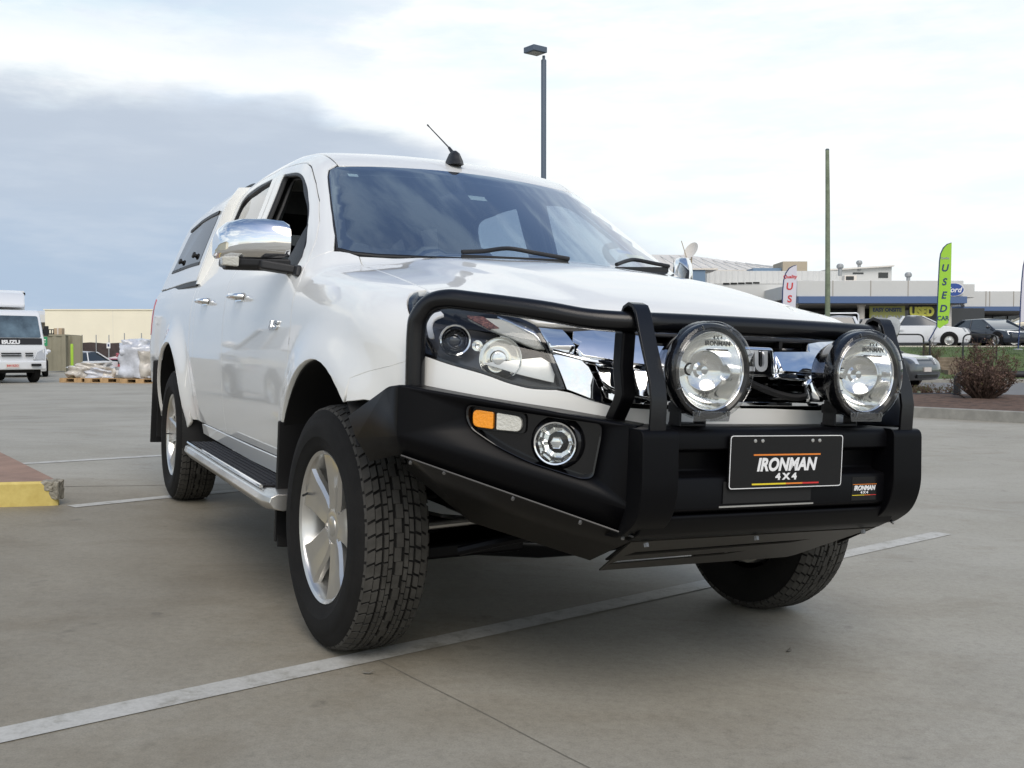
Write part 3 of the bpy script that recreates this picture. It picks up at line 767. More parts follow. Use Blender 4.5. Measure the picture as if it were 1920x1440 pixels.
# ------------------------------------------------------------------ side steps
for s in (-1, 1):
    y0, y1 = .80, .985
    m = MB(); prof = [(.845, .395), (.86, .365), (.93, .352), (.972, .362), (.992, .388), (.985, .412), (.955, .424), (.86, .420)]
    xs = [(-.36, .80), (-.42, .97), (-.50, 1), (-1.2, 1), (-1.95, 1), (-2.05, .97), (-2.10, .82)]
    m.loft([[(x, s * (.90 + (y - .90) * k), .39 + (z - .39) * k + .0) for y, z in prof] for x, k in xs])
    st = m.obj('side_step', 'alloy', TRUCK, .004, smooth=50)
    m = MB(); m.hexa([(-2.03, s * .84, .424), (-2.03, s * .962, .4255), (-.50, s * .962, .4255), (-.50, s * .84, .424), (-2.03, s * .84, .430), (-2.03, s * .962, .4315), (-.50, s * .962, .4315), (-.50, s * .84, .430)])
    for k in range(5):
        y = .858 + .022 * k; m.box(-2.0, -.53, min(s * y, s * (y + .009)), max(s * y, s * (y + .009)), .429, .435)
    m.obj('step_tread', 'step_rubber', st, .001)
    m = MB(); m.tube([(-2.04, s * .972, .428), (-1.2, s * .974, .429), (-.49, s * .972, .428)], .007, 8); m.obj('step_trim', 'chrome', st)
    for x in (-.65, -1.25, -1.9):
        m = MB(); m.bar((x, s * .60, .47), (x, s * .90, .39), .04, .02); m.obj('step_bracket', 'black_plastic', st)
# ------------------------------------------------------------------ underbody
m = MB()
for s in (-1, 1): m.box(-4.2, .70, s * .45 - .05, s * .45 + .05, .42, .56)
m.obj('chassis_rail', 'dark', TRUCK)
m = MB(); m.box(-4.25, .60, -.72, .72, .56, .62); m.box(-2.5, -.55, -.86, .86, .50, .56); m.obj('floor_pan', 'dark', TRUCK)
m = MB(); m.box(-.40, .20, -.34, .34, .34, .56); m.obj('engine_sump', 'gloss_black', TRUCK, .03)
m = MB(); m.loft([[(-.16 + a, y, z + b) for a, b in ((-.09, -.05), (.09, -.05), (.11, .0), (.09, .06), (-.09, .06), (-.11, 0))] for y, z in ((-.60, .34), (-.40, .29), (-.1, .26), (.1, .26), (.40, .29), (.60, .34))]); m.obj('crossmember', 'gloss_black', TRUCK, .01)
m = MB(); m.tube(smoothline([(.42, -.62, .36), (.50, -.50, .40), (.52, -.3, .42), (.52, .3, .42), (.50, .50, .40), (.42, .62, .36)], 5), .014, 8); m.obj('sway_bar', 'black_paint', TRUCK)
m = MB(); m.loft([[(x, y, z) for y, z in ((-w, .30), (w, .30), (w * 1.2, .42), (-w * 1.2, .42))] for x, w in ((-.35, .22), (-1.0, .20), (-1.8, .12))]); m.obj('transmission', 'dark', TRUCK, .02)
m = MB(); m.tube(smoothline([(-.3, .30, .36), (-1.2, .34, .34), (-2.4, .40, .40), (-4.0, .55, .38)], 6), .03, 10); m.obj('exhaust_pipe', 'galv_bolt', TRUCK)
m = MB(); m.cyl((-3.095, -.70, .36), (-3.095, .70, .36), .055, 14); m.sphere((-3.095, .05, .36), .17); m.obj('rear_axle', 'dark', TRUCK)
for s in (-1, 1):
    m = MB(); m.hexa([(-.22, s * .30, .30), (.20, s * .30, .30), (.07, s * .68, .255), (-.07, s * .68, .255), (-.22, s * .30, .35), (.20, s * .30, .35), (.07, s * .68, .30), (-.07, s * .68, .30)])
    m.obj('suspension_arm', 'black_paint', TRUCK, .012)
    m = MB(); m.cyl((.12, s * .25, .40), (.13, s * .70, .375), .013, 10); m.obj('tie_rod', 'alloy', TRUCK)
    m = MB(); m.tube([(.02 + .065 * math.sin(k * .8), s * .56 + .065 * math.cos(k * .8), .36 + .013 * k) for k in range(26)], .009, 6); m.obj('coil_spring', 'dark', TRUCK)
# ------------------------------------------------------------------ cabin inside
m = MB(); secs = []
for y, dz in ((-.78, -.02), (-.6, 0), (-.3, .0), (0, .01), (.3, 0), (.6, 0), (.78, -.02)):
    secs.append([(-.42, y, 1.215 + dz), (-.70, y, 1.215 + dz), (-.92, y, 1.17 + dz), (-1.02, y, 1.08), (-.95, y, .80), (-.45, y, .75)])
m.loft(secs); m.obj('dashboard', 'seat', TRUCK, .02)
m = MB(); m.lathe([(.180, 0), (.188, .014), (.180, .028), (.172, .014), (.180, 0)], (-1.08, -.37, 1.15), (-.88, 0, .45), 32)
m.bar((-1.08, -.55, 1.155), (-1.08, -.19, 1.155), .03, .02); m.lathe([(0, .03), (.07, .02), (.07, -.05), (0, -.05)], (-1.08, -.37, 1.15), (-.88, 0, .45), 16)
m.cyl((-1.06, -.37, 1.14), (-.85, -.37, 1.04), .03); m.obj('steering_wheel', 'seat', TRUCK)
def seat_part(x, y, w):
    m = MB()
    m.loft([[(x + dx * 1., y + sgn_ * w * k, z) for dx, z in ((0, .62), (-.10, 1.22), (-.16, 1.24), (-.19, 1.22), (-.12, .62))] for sgn_, k in ((-1, 1), (1, 1))])
    m.box(x - .05, x + .46, y - w, y + w, .60, .74)
    o = m.obj('seat', 'seat', TRUCK, .04, 3)
    h = MB(); h.sphere((x - .17, y, 1.355), .13, 18, 12, (.42, 1.0, .72)); h.cyl((x - .16, y - .05, 1.2), (x - .17, y - .05, 1.32), .008); h.cyl((x - .16, y + .05, 1.2), (x - .17, y + .05, 1.32), .008)
    h.obj('headrest', 'seat', o, smooth=60)
for y in (-.37, .37): seat_part(-1.62, y, .25)
m = MB(); m.box(-2.52, -2.38, -.64, .64, .60, 1.20); m.box(-2.45, -1.98, -.64, .64, .58, .76); rs = m.obj('rear_seat', 'seat', TRUCK, .04, 3)
for y in (-.40, .40):
    h = MB(); h.sphere((-2.46, y, 1.28), .11, 16, 10, (.4, 1.1, .7)); h.obj('headrest', 'seat', rs, smooth=60)
lin = [p + np.array((0, 0, -.035)) for p in rr_]
m = MB()
patch('headliner', rr_ + [p * np.array((1, -1, 1)) for p in rr_[::-1]], PT, 'headliner', TRUCK, .08, off=-.04, depth=.005, shrink=-.01)
for s in (-1, 1):
    patch('pillar_trim', outer + rear_ + list(ditch[::-1]) + ws_edge[::-1], PS, 'trim', TRUCK, .05, sgn=s, off=-.03, depth=.012, shrink=.01)
    m = MB(); m.hexa([(-1.63, s * .83, .9), (-1.77, s * .83, .9), (-1.77, s * .86, .9), (-1.63, s * .86, .9), (-1.65, s * .575, 1.70), (-1.75, s * .575, 1.70), (-1.75, s * .62, 1.70), (-1.65, s * .62, 1.70)]); m.obj('door_pillar', 'trim', TRUCK, .015)
m = MB(); m.tube(smoothline([(-.80, .615, 1.40), (-.795, .56, 1.385), (-.76, .545, 1.345), (-.68, .56, 1.29), (-.63, .61, 1.265), (-.615, .665, 1.27)], 6), .015, 10); m.obj('grab_handle', 'trim', TRUCK)
m = MB(); m.sphere((-1.04, -.02, 1.55), .10, 18, 12, (.28, 1.15, .42)); m.bar((-1.05, -.02, 1.57), (-1.10, -.02, 1.66), .03, .02); m.obj('rear_view_mirror', 'black_plastic', TRUCK, smooth=60)
# ------------------------------------------------------------------ mirrors
def mxy(s, x, y, z):                                         # the heads lean back outwards; the far one is tipped back further
    y2 = .875 + (y - .905) * .92; x2 = x - .65 * (y - .905)
    if s > 0: x2 -= .06 + .35 * (y - .905); y2 = .875 + (y - .905) * .80
    return (x2, s * y2, z)
for s in (-1, 1):
    secs = []
    for y, k, dx, dz in ((.905, .78, .0, 0), (.925, .95, .0, 0), (.985, 1.0, .01, .002), (1.06, 1.0, .005, .0), (1.105, .93, -.012, -.006), (1.132, .72, -.035, -.014), (1.140, .45, -.045, -.018)):
        q = []
        for a, b in ((.050, -.062), (.064, -.03), (.066, .01), (.056, .05), (.030, .076), (-.02, .082), (-.050, .078), (-.058, .05), (-.058, -.04), (-.052, -.062)):
            q.append(mxy(s, -.62 + dx + a * (.6 + .4 * k), y, 1.282 + dz + b * k))
        secs.append(q)
    m = MB(); m.loft(secs); mi = m.obj('side_mirror', 'chrome', TRUCK, 0, smooth=80)
    m = MB(); secs = []
    for y, k in ((.90, .85), (.95, 1), (1.06, .98), (1.115, .75)):
        secs.append([mxy(s, -.62 + a * k, y, 1.222 + b) for a, b in ((.058, -.002), (.055, -.03), (.03, -.042), (-.04, -.042), (-.055, -.03), (-.055, -.002))])
    m.loft(secs); m.hexa([(-.64, s * .83, 1.165), (-.54, s * .845, 1.165), (-.60, s * .97, 1.182), (-.69, s * .97, 1.182), (-.64, s * .82, 1.195), (-.54, s * .835, 1.195), (-.60, s * .97, 1.215), (-.69, s * .97, 1.215)])
    m.hexa([(-.63, s * .83, 1.165), (-.49, s * .855, 1.155), (-.49, s * .875, 1.155), (-.63, s * .865, 1.165), (-.63, s * .835, 1.205), (-.50, s * .848, 1.195), (-.50, s * .868, 1.195), (-.63, s * .855, 1.205)])
    m.obj('mirror_base', 'black_plastic', mi, .008)
    m = MB(); m.hexa([mxy(s, *p) for p in ((-.560, 1.075, 1.188), (-.565, 1.128, 1.193), (-.60, 1.13, 1.193), (-.60, 1.075, 1.188), (-.552, 1.075, 1.224), (-.558, 1.132, 1.224), (-.60, 1.134, 1.224), (-.60, 1.075, 1.224))]); m.obj('turn_signal', 'clear_block', mi, .005)
    m = MB(); m.hexa([mxy(s, *p) for p in ((-.682, .925, 1.225), (-.682, 1.10, 1.23), (-.686, 1.10, 1.23), (-.686, .925, 1.225), (-.682, .925, 1.35), (-.682, 1.10, 1.345), (-.686, 1.10, 1.345), (-.686, .925, 1.35))]); m.obj('mirror_glass', 'mirror', mi)
    # black sail behind the mirror
    patch('mirror_sail', s3([(-.57, 1.192), (-.60, 1.232), (-.80, 1.375), (-.735, 1.20)]), PS, 'black_plastic', FD if s > 0 else [c for c in TRUCK.children if c.name.startswith('front_door')][0], .04, sgn=s, off=.001, depth=.02)
# antenna, badge on the fender
m = MB(); zc = float(t3([(-1.20, 0)])[0][2])
m.loft([[(-1.20 + a * k, b * k, zc - .004 + h) for a, b in ((.075, 0), (.05, .028), (-.02, .034), (-.06, .022), (-.07, 0), (-.06, -.022), (-.02, -.034), (.05, -.028))] for k, h in ((1, 0), (.88, .02), (.55, .052), (.25, .064))])
an = m.obj('antenna', 'black_plastic', TRUCK, smooth=70)
m = MB(); m.tube([(-1.20, 0, zc + .045), (-1.26, 0, zc + .085), (-1.262, 0, zc + .086), (-1.50, 0, zc + .215), (-1.535, 0, zc + .234)], [.010, .006, .0032, .0026, .004], 8); m.obj('antenna_mast', 'black_plastic', an)
for s in (-1, 1):
    p = s3([(-.70, .985)])[0]
    lettering('trim_badge', 'LS', .040, (p[0], s * (p[1] + .003), .985), (-s, 0, 0), (0, 0, 1), 'chrome', TRUCK, bold=.003, shear=.25, ext=.003, width=3.2)
# outside the cab: small door seams
# ------------------------------------------------------------------ headlamps and grille
def plate_tris(poly, holes):
    loops = [np.array(poly, float)] + [np.array(h, float) for h in holes]; V = []; E = []
    for q in loops:
        o = len(V); V += [tuple(p) for p in q]; E += [(o + i, o + (i + 1) % len(q)) for i in range(len(q))]
    r = delaunay_2d_cdt([Vector(p) for p in V], E, [], 0, 1e-7)
    q = np.array([(p[0], p[1]) for p in r[0]]); T = [t for t in r[2] if len(t) == 3]; out = []
    for t in T:
        c = q[list(t)].mean(0)[None]
        if inpoly(c, loops[0])[0] and not any(inpoly(c, l)[0] for l in loops[1:]): out.append(tuple(t))
    return q, out, loops
def plate(mb, poly, holes, o, ux, uy, th):
    """flat sheet with cut-outs, th thick (behind the face)"""
    o, ux, uy = (np.array(a, float) for a in (o, ux, uy)); n = np.cross(ux, uy)
    q, T, loops = plate_tris(poly, holes); m = len(q)
    P = o + q[:, :1] * ux + q[:, 1:] * uy; B = P - n * th
    fs = [t for t in T] + [tuple(i + m for i in t[::-1]) for t in T]; e = {}
    for t in T:
        for a, b in ((t[0], t[1]), (t[1], t[2]), (t[2], t[0])): e[(a, b)] = 1
    for a, b in e:
        if (b, a) not in e: fs.append((b, a, a + m, b + m))
    mb.add(list(P) + list(B), fs)
g = MB(); plate(g, *[CANOPY_FRAME[0], [CANOPY_FRAME[1]]], (-2.592, 0, 0), (0, 1, 0), (0, 0, 1), -.030); g.obj('canopy_frame', 'paint', TRUCK, 0, smooth=0)
lamp_poly = list(lamp_top) + list(lamp_in) + list(lamp_bot) + list(lamp_out)
for s in (-1, 1):
    hl_ = patch('headlight', lamp_poly, PC, 'lamp_bowl', TRUCK, .022, sgn=s, off=-.078, depth=.01, shrink=-.004)
    lp = np.array(lamp_poly); q = PC.to(lp)
    # rim between lens and bowl: an offset copy of the outline
    A = q; t_ = np.roll(A, -1, 0) - np.roll(A, 1, 0); t_ /= np.linalg.norm(t_, axis=1, keepdims=True)
    area = sum(A[i - 1][0] * A[i][1] - A[i][0] * A[i - 1][1] for i in range(len(A)))
    nin = np.stack([-t_[:, 1], t_[:, 0]], 1) * (1 if area > 0 else -1)
    O_, D_, T_ = PC.ray(A + nin * .009); inner3 = march(F, O_, D_, T_, 200)
    patch('lamp_rim', lamp_poly, PC, 'gloss_black', hl_, .02, sgn=s, off=-.004, depth=.080, holes=[inner3], shrink=-.003)
    patch('lens', lamp_poly, PC, 'lens', hl_, .02, sgn=s, off=-.001, depth=0, shrink=-.004)
    fp = f3
    # indicator strip along the top, its chrome edge, and the pale corner of the bowl
    sig = fp([(.687, 1.030), (.60, 1.024), (.545, .992), (.522, .945), (.560, .945), (.64, .990), (.668, 1.010)])
    patch('turn_signal', sig, PC, 'clear_block', hl_, .012, sgn=s, off=-.020, depth=.012)
    patch('turn_signal_bulb', fp([(.688, 1.030), (.652, 1.028), (.632, .998), (.655, .996), (.672, 1.012)]), PC, 'orange_ref', hl_, .012, sgn=s, off=-.017, depth=.008)
    patch('lamp_trim', fp([(.62, 1.028), (.590, 1.022), (.548, .988), (.520, .938), (.528, .936), (.555, .982), (.595, 1.012)]), PC, 'chrome', hl_, .012, sgn=s, off=-.014, depth=.012)
    patch('light_guide', fp(smoothline([(.735, 1.045), (.77, 1.03), (.785, 1.0), (.79, .965), (.782, .965), (.777, .998), (.762, 1.022), (.735, 1.037)], 3)), PC, 'white_print', hl_, .012, sgn=s, off=-.022, depth=.01)
    patch('reflector_panel', fp([(.69, .90), (.60, .872), (.525, .855), (.518, .90), (.55, .925), (.62, .912)]), PC, 'alloy', hl_, .02, sgn=s, off=-.034, depth=.004)
    def lampunit(y, z, r, depth, n_out, kind):
        p = f3([(y, z)])[0]; ax = np.array((.90, .34, .03)); ax /= np.linalg.norm(ax); c = p - ax * n_out; c = c * (1, s, 1); a = ax * (1, s, 1)
        m = MB()
        if kind == 'proj':
            m.lathe([(r * 1.0, -.03), (r * 1.06, .0), (r * 1.0, .008), (r * .90, .006), (r * .86, -.004), (r * .80, -.02)], c, a, 40); m.obj('projector_ring', 'chrome', hl_, smooth=40)
            m = MB(); m.lathe([(0, .004), (r * .3, .002), (r * .55, -.006), (r * .76, -.02), (r * .8, -.03)], c, a, 32); m.obj('projector_lens', 'lens_dark', hl_, smooth=60)
        elif kind == 'bowl':
            m.lathe([(r, .006), (r * 1.02, .0), (r * .99, -.002), (r * .92, -.012), (r * .78, -.03), (r * .55, -.045), (r * .30, -.054), (.012, -.056)], c, a, 30); m.obj('high_beam_bowl', 'mirror', hl_, smooth=60)
            m = MB(); m.lathe([(0, -.008), (r * .30, -.010), (r * .36, -.016), (r * .36, -.05)], c, a, 24); m.obj('bulb_shield', 'chrome', hl_, smooth=40)
            m = MB(); m.lathe([(r * 1.0, .002), (r * 1.04, .006), (r * 1.06, .0)], c, a, 40, -.9, 1.6); m.obj('bowl_rim', 'chrome', hl_)
        else:
            m.lathe([(r, .004), (r * 1.1, 0), (r * .7, -.01), (0, -.015)], c, a, 20); m.obj('park_light', 'mirror', hl_, smooth=40)
    lampunit(.733, .951, .040, .04, .030, 'proj')
    lampunit(.645, .908, .054, .05, .022, 'bowl')
    lampunit(.690, .938, .014, .02, .022, 'park')
# grille: dark slats behind, chrome wings in front
gb = f3([(0, .985), (.30, .988), (.50, .985), (.53, .93), (.49, .835), (.38, .80), (0, .80)])
gp = [p for p in gb if p[1] > .001]
grille = patch('grille', list(gb[:1]) + gp + list(gb[-1:]) + [p * np.array((1, -1, 1)) for p in gp[::-1]], PF, 'dark', TRUCK, .03, off=-.10, depth=.01)
m = MB()
for z in (.822, .842, .862, .882, .902, .922, .942, .962):
    q = [f3([(abs(y), z)])[0] * (1, 1 if y >= 0 else -1, 1) - (.075, 0, 0) for y in np.linspace(-.46, .46, 15)]
    m.loft([[p + d for d in ((0, 0, -.004), (.02, 0, -.005), (.02, 0, .0), (0, 0, .004))] for p in q])
for y in (-.30, -.18, -.06, .06, .18, .30):
    x = float(f3([(abs(y), .85)])[0][0]) - .07; m.box(x - .02, x + .005, y - .006, y + .006, .80, .98)
m.obj('grille_slats', 'gloss_black', grille)
def bulge(P): return .010 * np.sin(np.clip((P[:, 2] - .80) / .2, 0, 1) * 9.0)
for s in (-1, 1):
    patch('chrome_wing', f3([(.543, .994), (.487, .990), (.472, .938), (.528, .936)]), PF, 'chrome', grille, .014, sgn=s, off=-.004, depth=.03, shrink=-.002, disp=lambda P: .030 * np.clip((.99 - P[:, 2]) / .06, 0, 1))
    up = f3([(.462, .986), (.41, .992), (.34, .988), (.282, .979), (.262, .952), (.12, .947), (.12, .894), (.165, .893), (.238, .888), (.30, .900), (.373, .908), (.413, .914), (.455, .920), (.466, .936), (.452, .955), (.468, .966)])
    patch('chrome_wing', up, PF, 'chrome', grille, .014, sgn=s, off=-.006, depth=.035, disp=lambda P: .030 * np.clip((.99 - P[:, 2]) / .10, 0, 1.2))
    patch('chrome_strip', f3([(.524, .932), (.455, .914), (.373, .903), (.30, .895), (.238, .883), (.11, .888), (.11, .880), (.238, .876), (.30, .888), (.373, .896), (.455, .908), (.524, .926)]), PF, 'chrome', grille, .014, sgn=s, off=.014, depth=.05)
    patch('chrome_flank', f3([(.524, .922), (.458, .905), (.444, .892), (.405, .806), (.428, .810), (.497, .836)]), PF, 'chrome', grille, .014, sgn=s, off=-.002, depth=.03, disp=lambda P: .010 * np.cos((P[:, 1] - .46) / .05 * 1.2))
    low = f3([(.424, .896), (.34, .883), (.195, .873), (.205, .816), (.30, .820), (.36, .829), (.395, .845), (.412, .860)])
    patch('chrome_lower_wing', low, PF, 'chrome', grille, .012, sgn=s, off=.0, depth=.045, disp=lambda P: .017 * np.clip((.90 - P[:, 2]) / .07, 0, 1) + .05 * np.clip((.43 - np.abs(P[:, 1])) / .22, 0, 1))
    patch('chrome_corner', f3([(.404, .846), (.36, .836), (.30, .822), (.26, .806), (.30, .803), (.37, .808), (.392, .818)]), PF, 'chrome', grille, .012, sgn=s, off=-.03, depth=.02)
lb = f3([(0, .812), (.15, .812), (.29, .810), (.30, .803), (.15, .804), (0, .804)]); lq = [p for p in lb if p[1] > .001]
patch('chrome_strip', list(lb[:1]) + lq + list(lb[-1:]) + [p * np.array((1, -1, 1)) for p in lq[::-1]], PF, 'chrome', grille, .02, off=-.012, depth=.02)
x0 = .858
m = MB(); m.hexa([(x0 - .02, -.130, .880), (x0, -.130, .880), (x0, .116, .880), (x0 - .02, .116, .880), (x0 - .03, -.12, .962), (x0 - .006, -.12, .962), (x0 - .006, .106, .962), (x0 - .03, .106, .962)])
em = m.obj('grille_badge', 'chrome', grille, .012, 3)
m = MB(); m.hexa([(x0 - .01, -.118, .890), (x0 + .0015, -.118, .890), (x0 + .0015, .100, .890), (x0 - .01, .100, .890), (x0 - .02, -.112, .950), (x0 - .003, -.112, .950), (x0 - .003, .094, .950), (x0 - .02, .094, .950)])
m.obj('badge_panel', 'gloss_black', grille, .004)
lettering('badge_letters', 'ISUZU', .074, (x0 + .004, -.016, .921), (0, 1, 0), (-.08, 0, 1), 'badge_silver', grille, bold=.003, ext=.004, width=.88, space=1.02)
# ------------------------------------------------------------------ steel bull bar
P0 = np.array((.62, .887)); Dw = np.array((.38, -.437)); LW = np.linalg.norm(Dw); Dw = Dw / LW; Nw = np.array((-Dw[1], Dw[0]))
def wp(a, z, off=0.): return np.array((P0[0] + Dw[0] * a + Nw[0] * off, P0[1] + Dw[1] * a + Nw[1] * off, z))
ins_poly = rounded([(.185, .790), (.512, .760), (.513, .735), (.497, .634), (.470, .630), (.345, .660), (.262, .694), (.196, .733), (.183, .760)], [.016, .022, .02, .02, .015, .03, .03, .03, .02], 4)
m = MB(); m.loft([[(.87, y, .755), (1.022, y, .757), (1.032, y, .750), (1.036, y, .738), (1.036, y, .706), (.990, y, .697), (.985, y, .650), (.992, y, .643), (1.030, y, .638), (1.034, y, .632), (1.034, y, .560), (1.026, y, .552), (.99, y, .548), (.93, y, .548), (.87, y, .60)] for y in (-.350, .350)])
bar = m.obj('bull_bar', 'black_paint', TRUCK, .004, 2, smooth=40)
m = MB(); m.loft([[(.90, y, .546), (1.028, y, .546), (1.030, y, .538), (1.008, y, .500), (.968, y, .478), (.90, y, .478)] for y in (-.415, .405)]); m.obj('lower_lip', 'black_paint', bar, .004)
m = MB(); m.box(1.0355, 1.037, -.19, .09, .572, .626); m.obj('winch_opening', 'dark', bar)
m = MB(); m.box(1.033, 1.0362, -.20, .10, .562, .566); m.obj('fairlead_edge', 'alloy', bar)
for s in (-1, 1):
    def S(p): return np.array(p) * (1, s, 1)
    A0, A1, B0, B1 = wp(0, .833), wp(.60, .762), wp(0, .704), wp(.60, .562)
    C0, C1 = wp(0, .655, -.018), wp(.60, .495, -.024)
    m = MB()
    o = np.array((P0[0], P0[1], 0)); ux = np.array((Dw[0], Dw[1], 0)); uz = np.array((0, 0, 1.))
    q, T, loops = plate_tris([(0, .833), (0, .704), (.60, .562), (.60, .762)], [ins_poly])
    P = o + q[:, :1] * ux + q[:, 1:] * uz
    m.add([S(p) for p in P], T)
    D0, D1, D2, D3 = np.array((.580, .900, .827)), np.array((.343, .930, .733)), np.array((.402, .925, .678)), np.array((.464, .905, .622))
    A0b, A1b = wp(.03, .831, -.12), wp(.60, .760, -.13); D0b = np.array((.550, .83, .826))
    for f in ((B0, C0, C1, B1), (A0, A1, A1b, A0b), (A0, A0b, D0b, D0), (A0, D0, D1, D2, B0), (B0, D2, D3, C0)): m.add([S(p) for p in f], [tuple(range(len(f)))])
    wing = m.obj('bar_wing', 'black_paint', bar, 0, smooth=30)
    bv = wing.modifiers.new('bevel', 'BEVEL'); bv.width = .006; bv.segments = 3; bv.limit_method = 'ANGLE'; bv.angle_limit = rad(12); bv.harden_normals = True; wing.data.set_sharp_from_angle(angle=rad(8))
    sl = wing.modifiers.new('thick', 'SOLIDIFY'); sl.thickness = .004; sl.offset = -1
    # recess for the lamps
    ip = np.array(ins_poly); m = MB()
    front = [S(wp(a, z, .0015)) for a, z in ip]; cen = ip.mean(0); back = [S(wp(*(cen + (p - cen) * .96), -.034)) for p in ip]; n = len(ip)
    m.add(front + back, [(i, (i + 1) % n, n + (i + 1) % n, n + i) for i in range(n)] + [tuple(range(n, 2 * n))])
    lip = [S(wp(*(cen + (p - cen) * 1.03), .003)) for p in ip]
    m.add(front + lip, [(i, (i + 1) % n, n + (i + 1) % n, n + i) for i in range(n)])
    rec = m.obj('lamp_recess', 'gloss_black', bar, 0, smooth=30)
    ax = np.array((Nw[0], s * Nw[1], 0))
    m = MB(); c = S(wp(.405, .709, -.03)); m.lathe([(.064, 0), (.066, .006), (.062, .012), (.054, .016)], c, ax, 36)
    m.obj('lamp_bezel', 'gloss_black', bar, smooth=40)
    fl = MB(); fl.lathe([(.054, .01), (.0545, .030), (.052, .034), (.0485, .033)], c, ax, 40); fog = fl.obj('fog_light', 'chrome', TRUCK, smooth=40)
    m = MB(); m.lathe([(.049, .030), (.046, .018), (.038, .004), (.022, -.008), (.006, -.012)], c, ax, 10); m.obj('reflector', 'mirror', fog, smooth=15)
    m = MB(); m.lathe([(0, .022), (.013, .020), (.016, .014), (.016, -.01)], c, ax, 6); m.obj('bulb_shield', 'chrome', fog, smooth=20)
    m = MB(); m.lathe([(0, .037), (.03, .035), (.0495, .032)], c, ax, 32); m.obj('lens', 'lens', fog, smooth=80)
    for a0, a1, z0, z1, z2, z3, mt, nm in ((.193, .246, .738, .781, .776, .734, 'amber', 'indicator'), (.254, .318, .733, .775, .768, .731, 'clear_block', 'parking_light')):
        r_ = [.016, .004, .004, .016] if mt == 'amber' else [.004, .016, .016, .004]
        rp = rounded([(a0, z0), (a1, z3), (a1, z2), (a0, z1)], [r_[0], r_[1], r_[2], r_[3]], 4)
        m = MB(); m.prism([S(wp(a, z, -.030)) for a, z in rp], S(np.array((Nw[0], Nw[1], 0)) * .024)); m.obj(nm, mt, TRUCK, .002)
    m = MB(); m.prism([S(wp(a, z, -.0335)) for a, z in rounded([(.186, .730), (.325, .724), (.325, .777), (.186, .790)], .016, 4)], S(np.array((Nw[0], Nw[1], 0)) * .012)); m.obj('indicator_bezel', 'black_plastic', bar, .002)
    # overrider
    m = MB(); prof = rounded([(.88, .757), (1.062, .757), (1.070, .60), (1.045, .535), (.975, .486), (.88, .482)], [.004, .022, .05, .05, .03, .004], 5)
    m.loft([[(x, s * y, z) for x, z in prof] for y in (.346, .448)]); m.obj('overrider', 'black_paint', bar, .014, 4, smooth=40)
    # stone tray below the wing
    m = MB(); f = [wp(.03, .662, -.02), wp(.62, .497, -.03), np.array((.80, .42, .398)), np.array((.58, .66, .47)), np.array((.45, .80, .60))]
    m.add([S(p) for p in f], [(0, 1, 2, 3), (0, 3, 4)]); t = m.obj('stone_tray', 'tray_black', bar, 0, smooth=5); sl = t.modifiers.new('thick', 'SOLIDIFY'); sl.thickness = .004
    m = MB()
    for a, z in ((.03, .650), (.12, .630), (.30, .578), (.47, .532), (.575, .503)):
        c = S(wp(a, z - .010, -.022)); m.lathe([(0, .008), (.0045, .008), (.0045, 0)], c, (ax[0], ax[1], -.8), 6)
    m.obj('tray_bolts', 'galv_bolt', bar, smooth=0)
    m = MB(); m.tube([S(wp(.005, .654, -.016)), S(wp(.60, .494, -.022))], .0028, 6); m.obj('wing_highlight', 'edge_highlight', bar)  # thin tube added as the bright highlight along the wing's lower edge
    # flat strap over the hoop, and the strut behind it
    yc = s * .40; m = MB(); path = [(1.048, .752), (1.050, .82), (1.040, .865), (.985, .985), (.968, 1.028), (.955, 1.046), (.935, 1.052), (.915, 1.044), (.905, 1.028)]
    path = [np.array(p) for p in path]; nr = []
    for i in range(len(path)):
        t = path[min(i + 1, len(path) - 1)] - path[max(i - 1, 0)]; t /= np.linalg.norm(t); nr.append(np.array((t[1], -t[0])))
    m.loft([[(p[0] + n_[0] * d, yc + w, p[1] + n_[1] * d) for w, d in ((-.022, -.004), (.022, -.004), (.022, .005), (-.022, .005))] for p, n_ in zip(path, nr)])
    m.obj('upright_strap', 'black_tube', bar, .0015, smooth=40)
    m = MB(); path = [np.array(p) for p in ((.86, .750), (.905, .812), (.915, .832), (.900, .90), (.905, .985))]
    m.loft([[(p[0] - .022, yc - .026, p[1]), (p[0] + .022, yc - .026, p[1]), (p[0] + .022, yc + .012, p[1]), (p[0] - .022, yc + .012, p[1])] for p in path])
    m.obj('upright_strut', 'black_paint', bar, .006, smooth=40)
hoop = [(.565, .824, .815), (.565, .825, .965), (.572, .820, 1.008), (.592, .800, 1.040), (.63, .770, 1.053), (.68, .716, 1.048), (.80, .588, 1.030), (.865, .512, 1.015), (.905, .455, 1.010), (.937, .38, 1.009), (.950, .28, 1.010), (.955, 0, 1.011)]
pts = [np.array(p) * (1, -1, 1) for p in hoop] + [np.array(p) for p in hoop[::-1][1:]]
m = MB(); m.tube(smoothline(pts, 5), .0255, 20); m.obj('hoop', 'black_tube', bar, smooth=60)
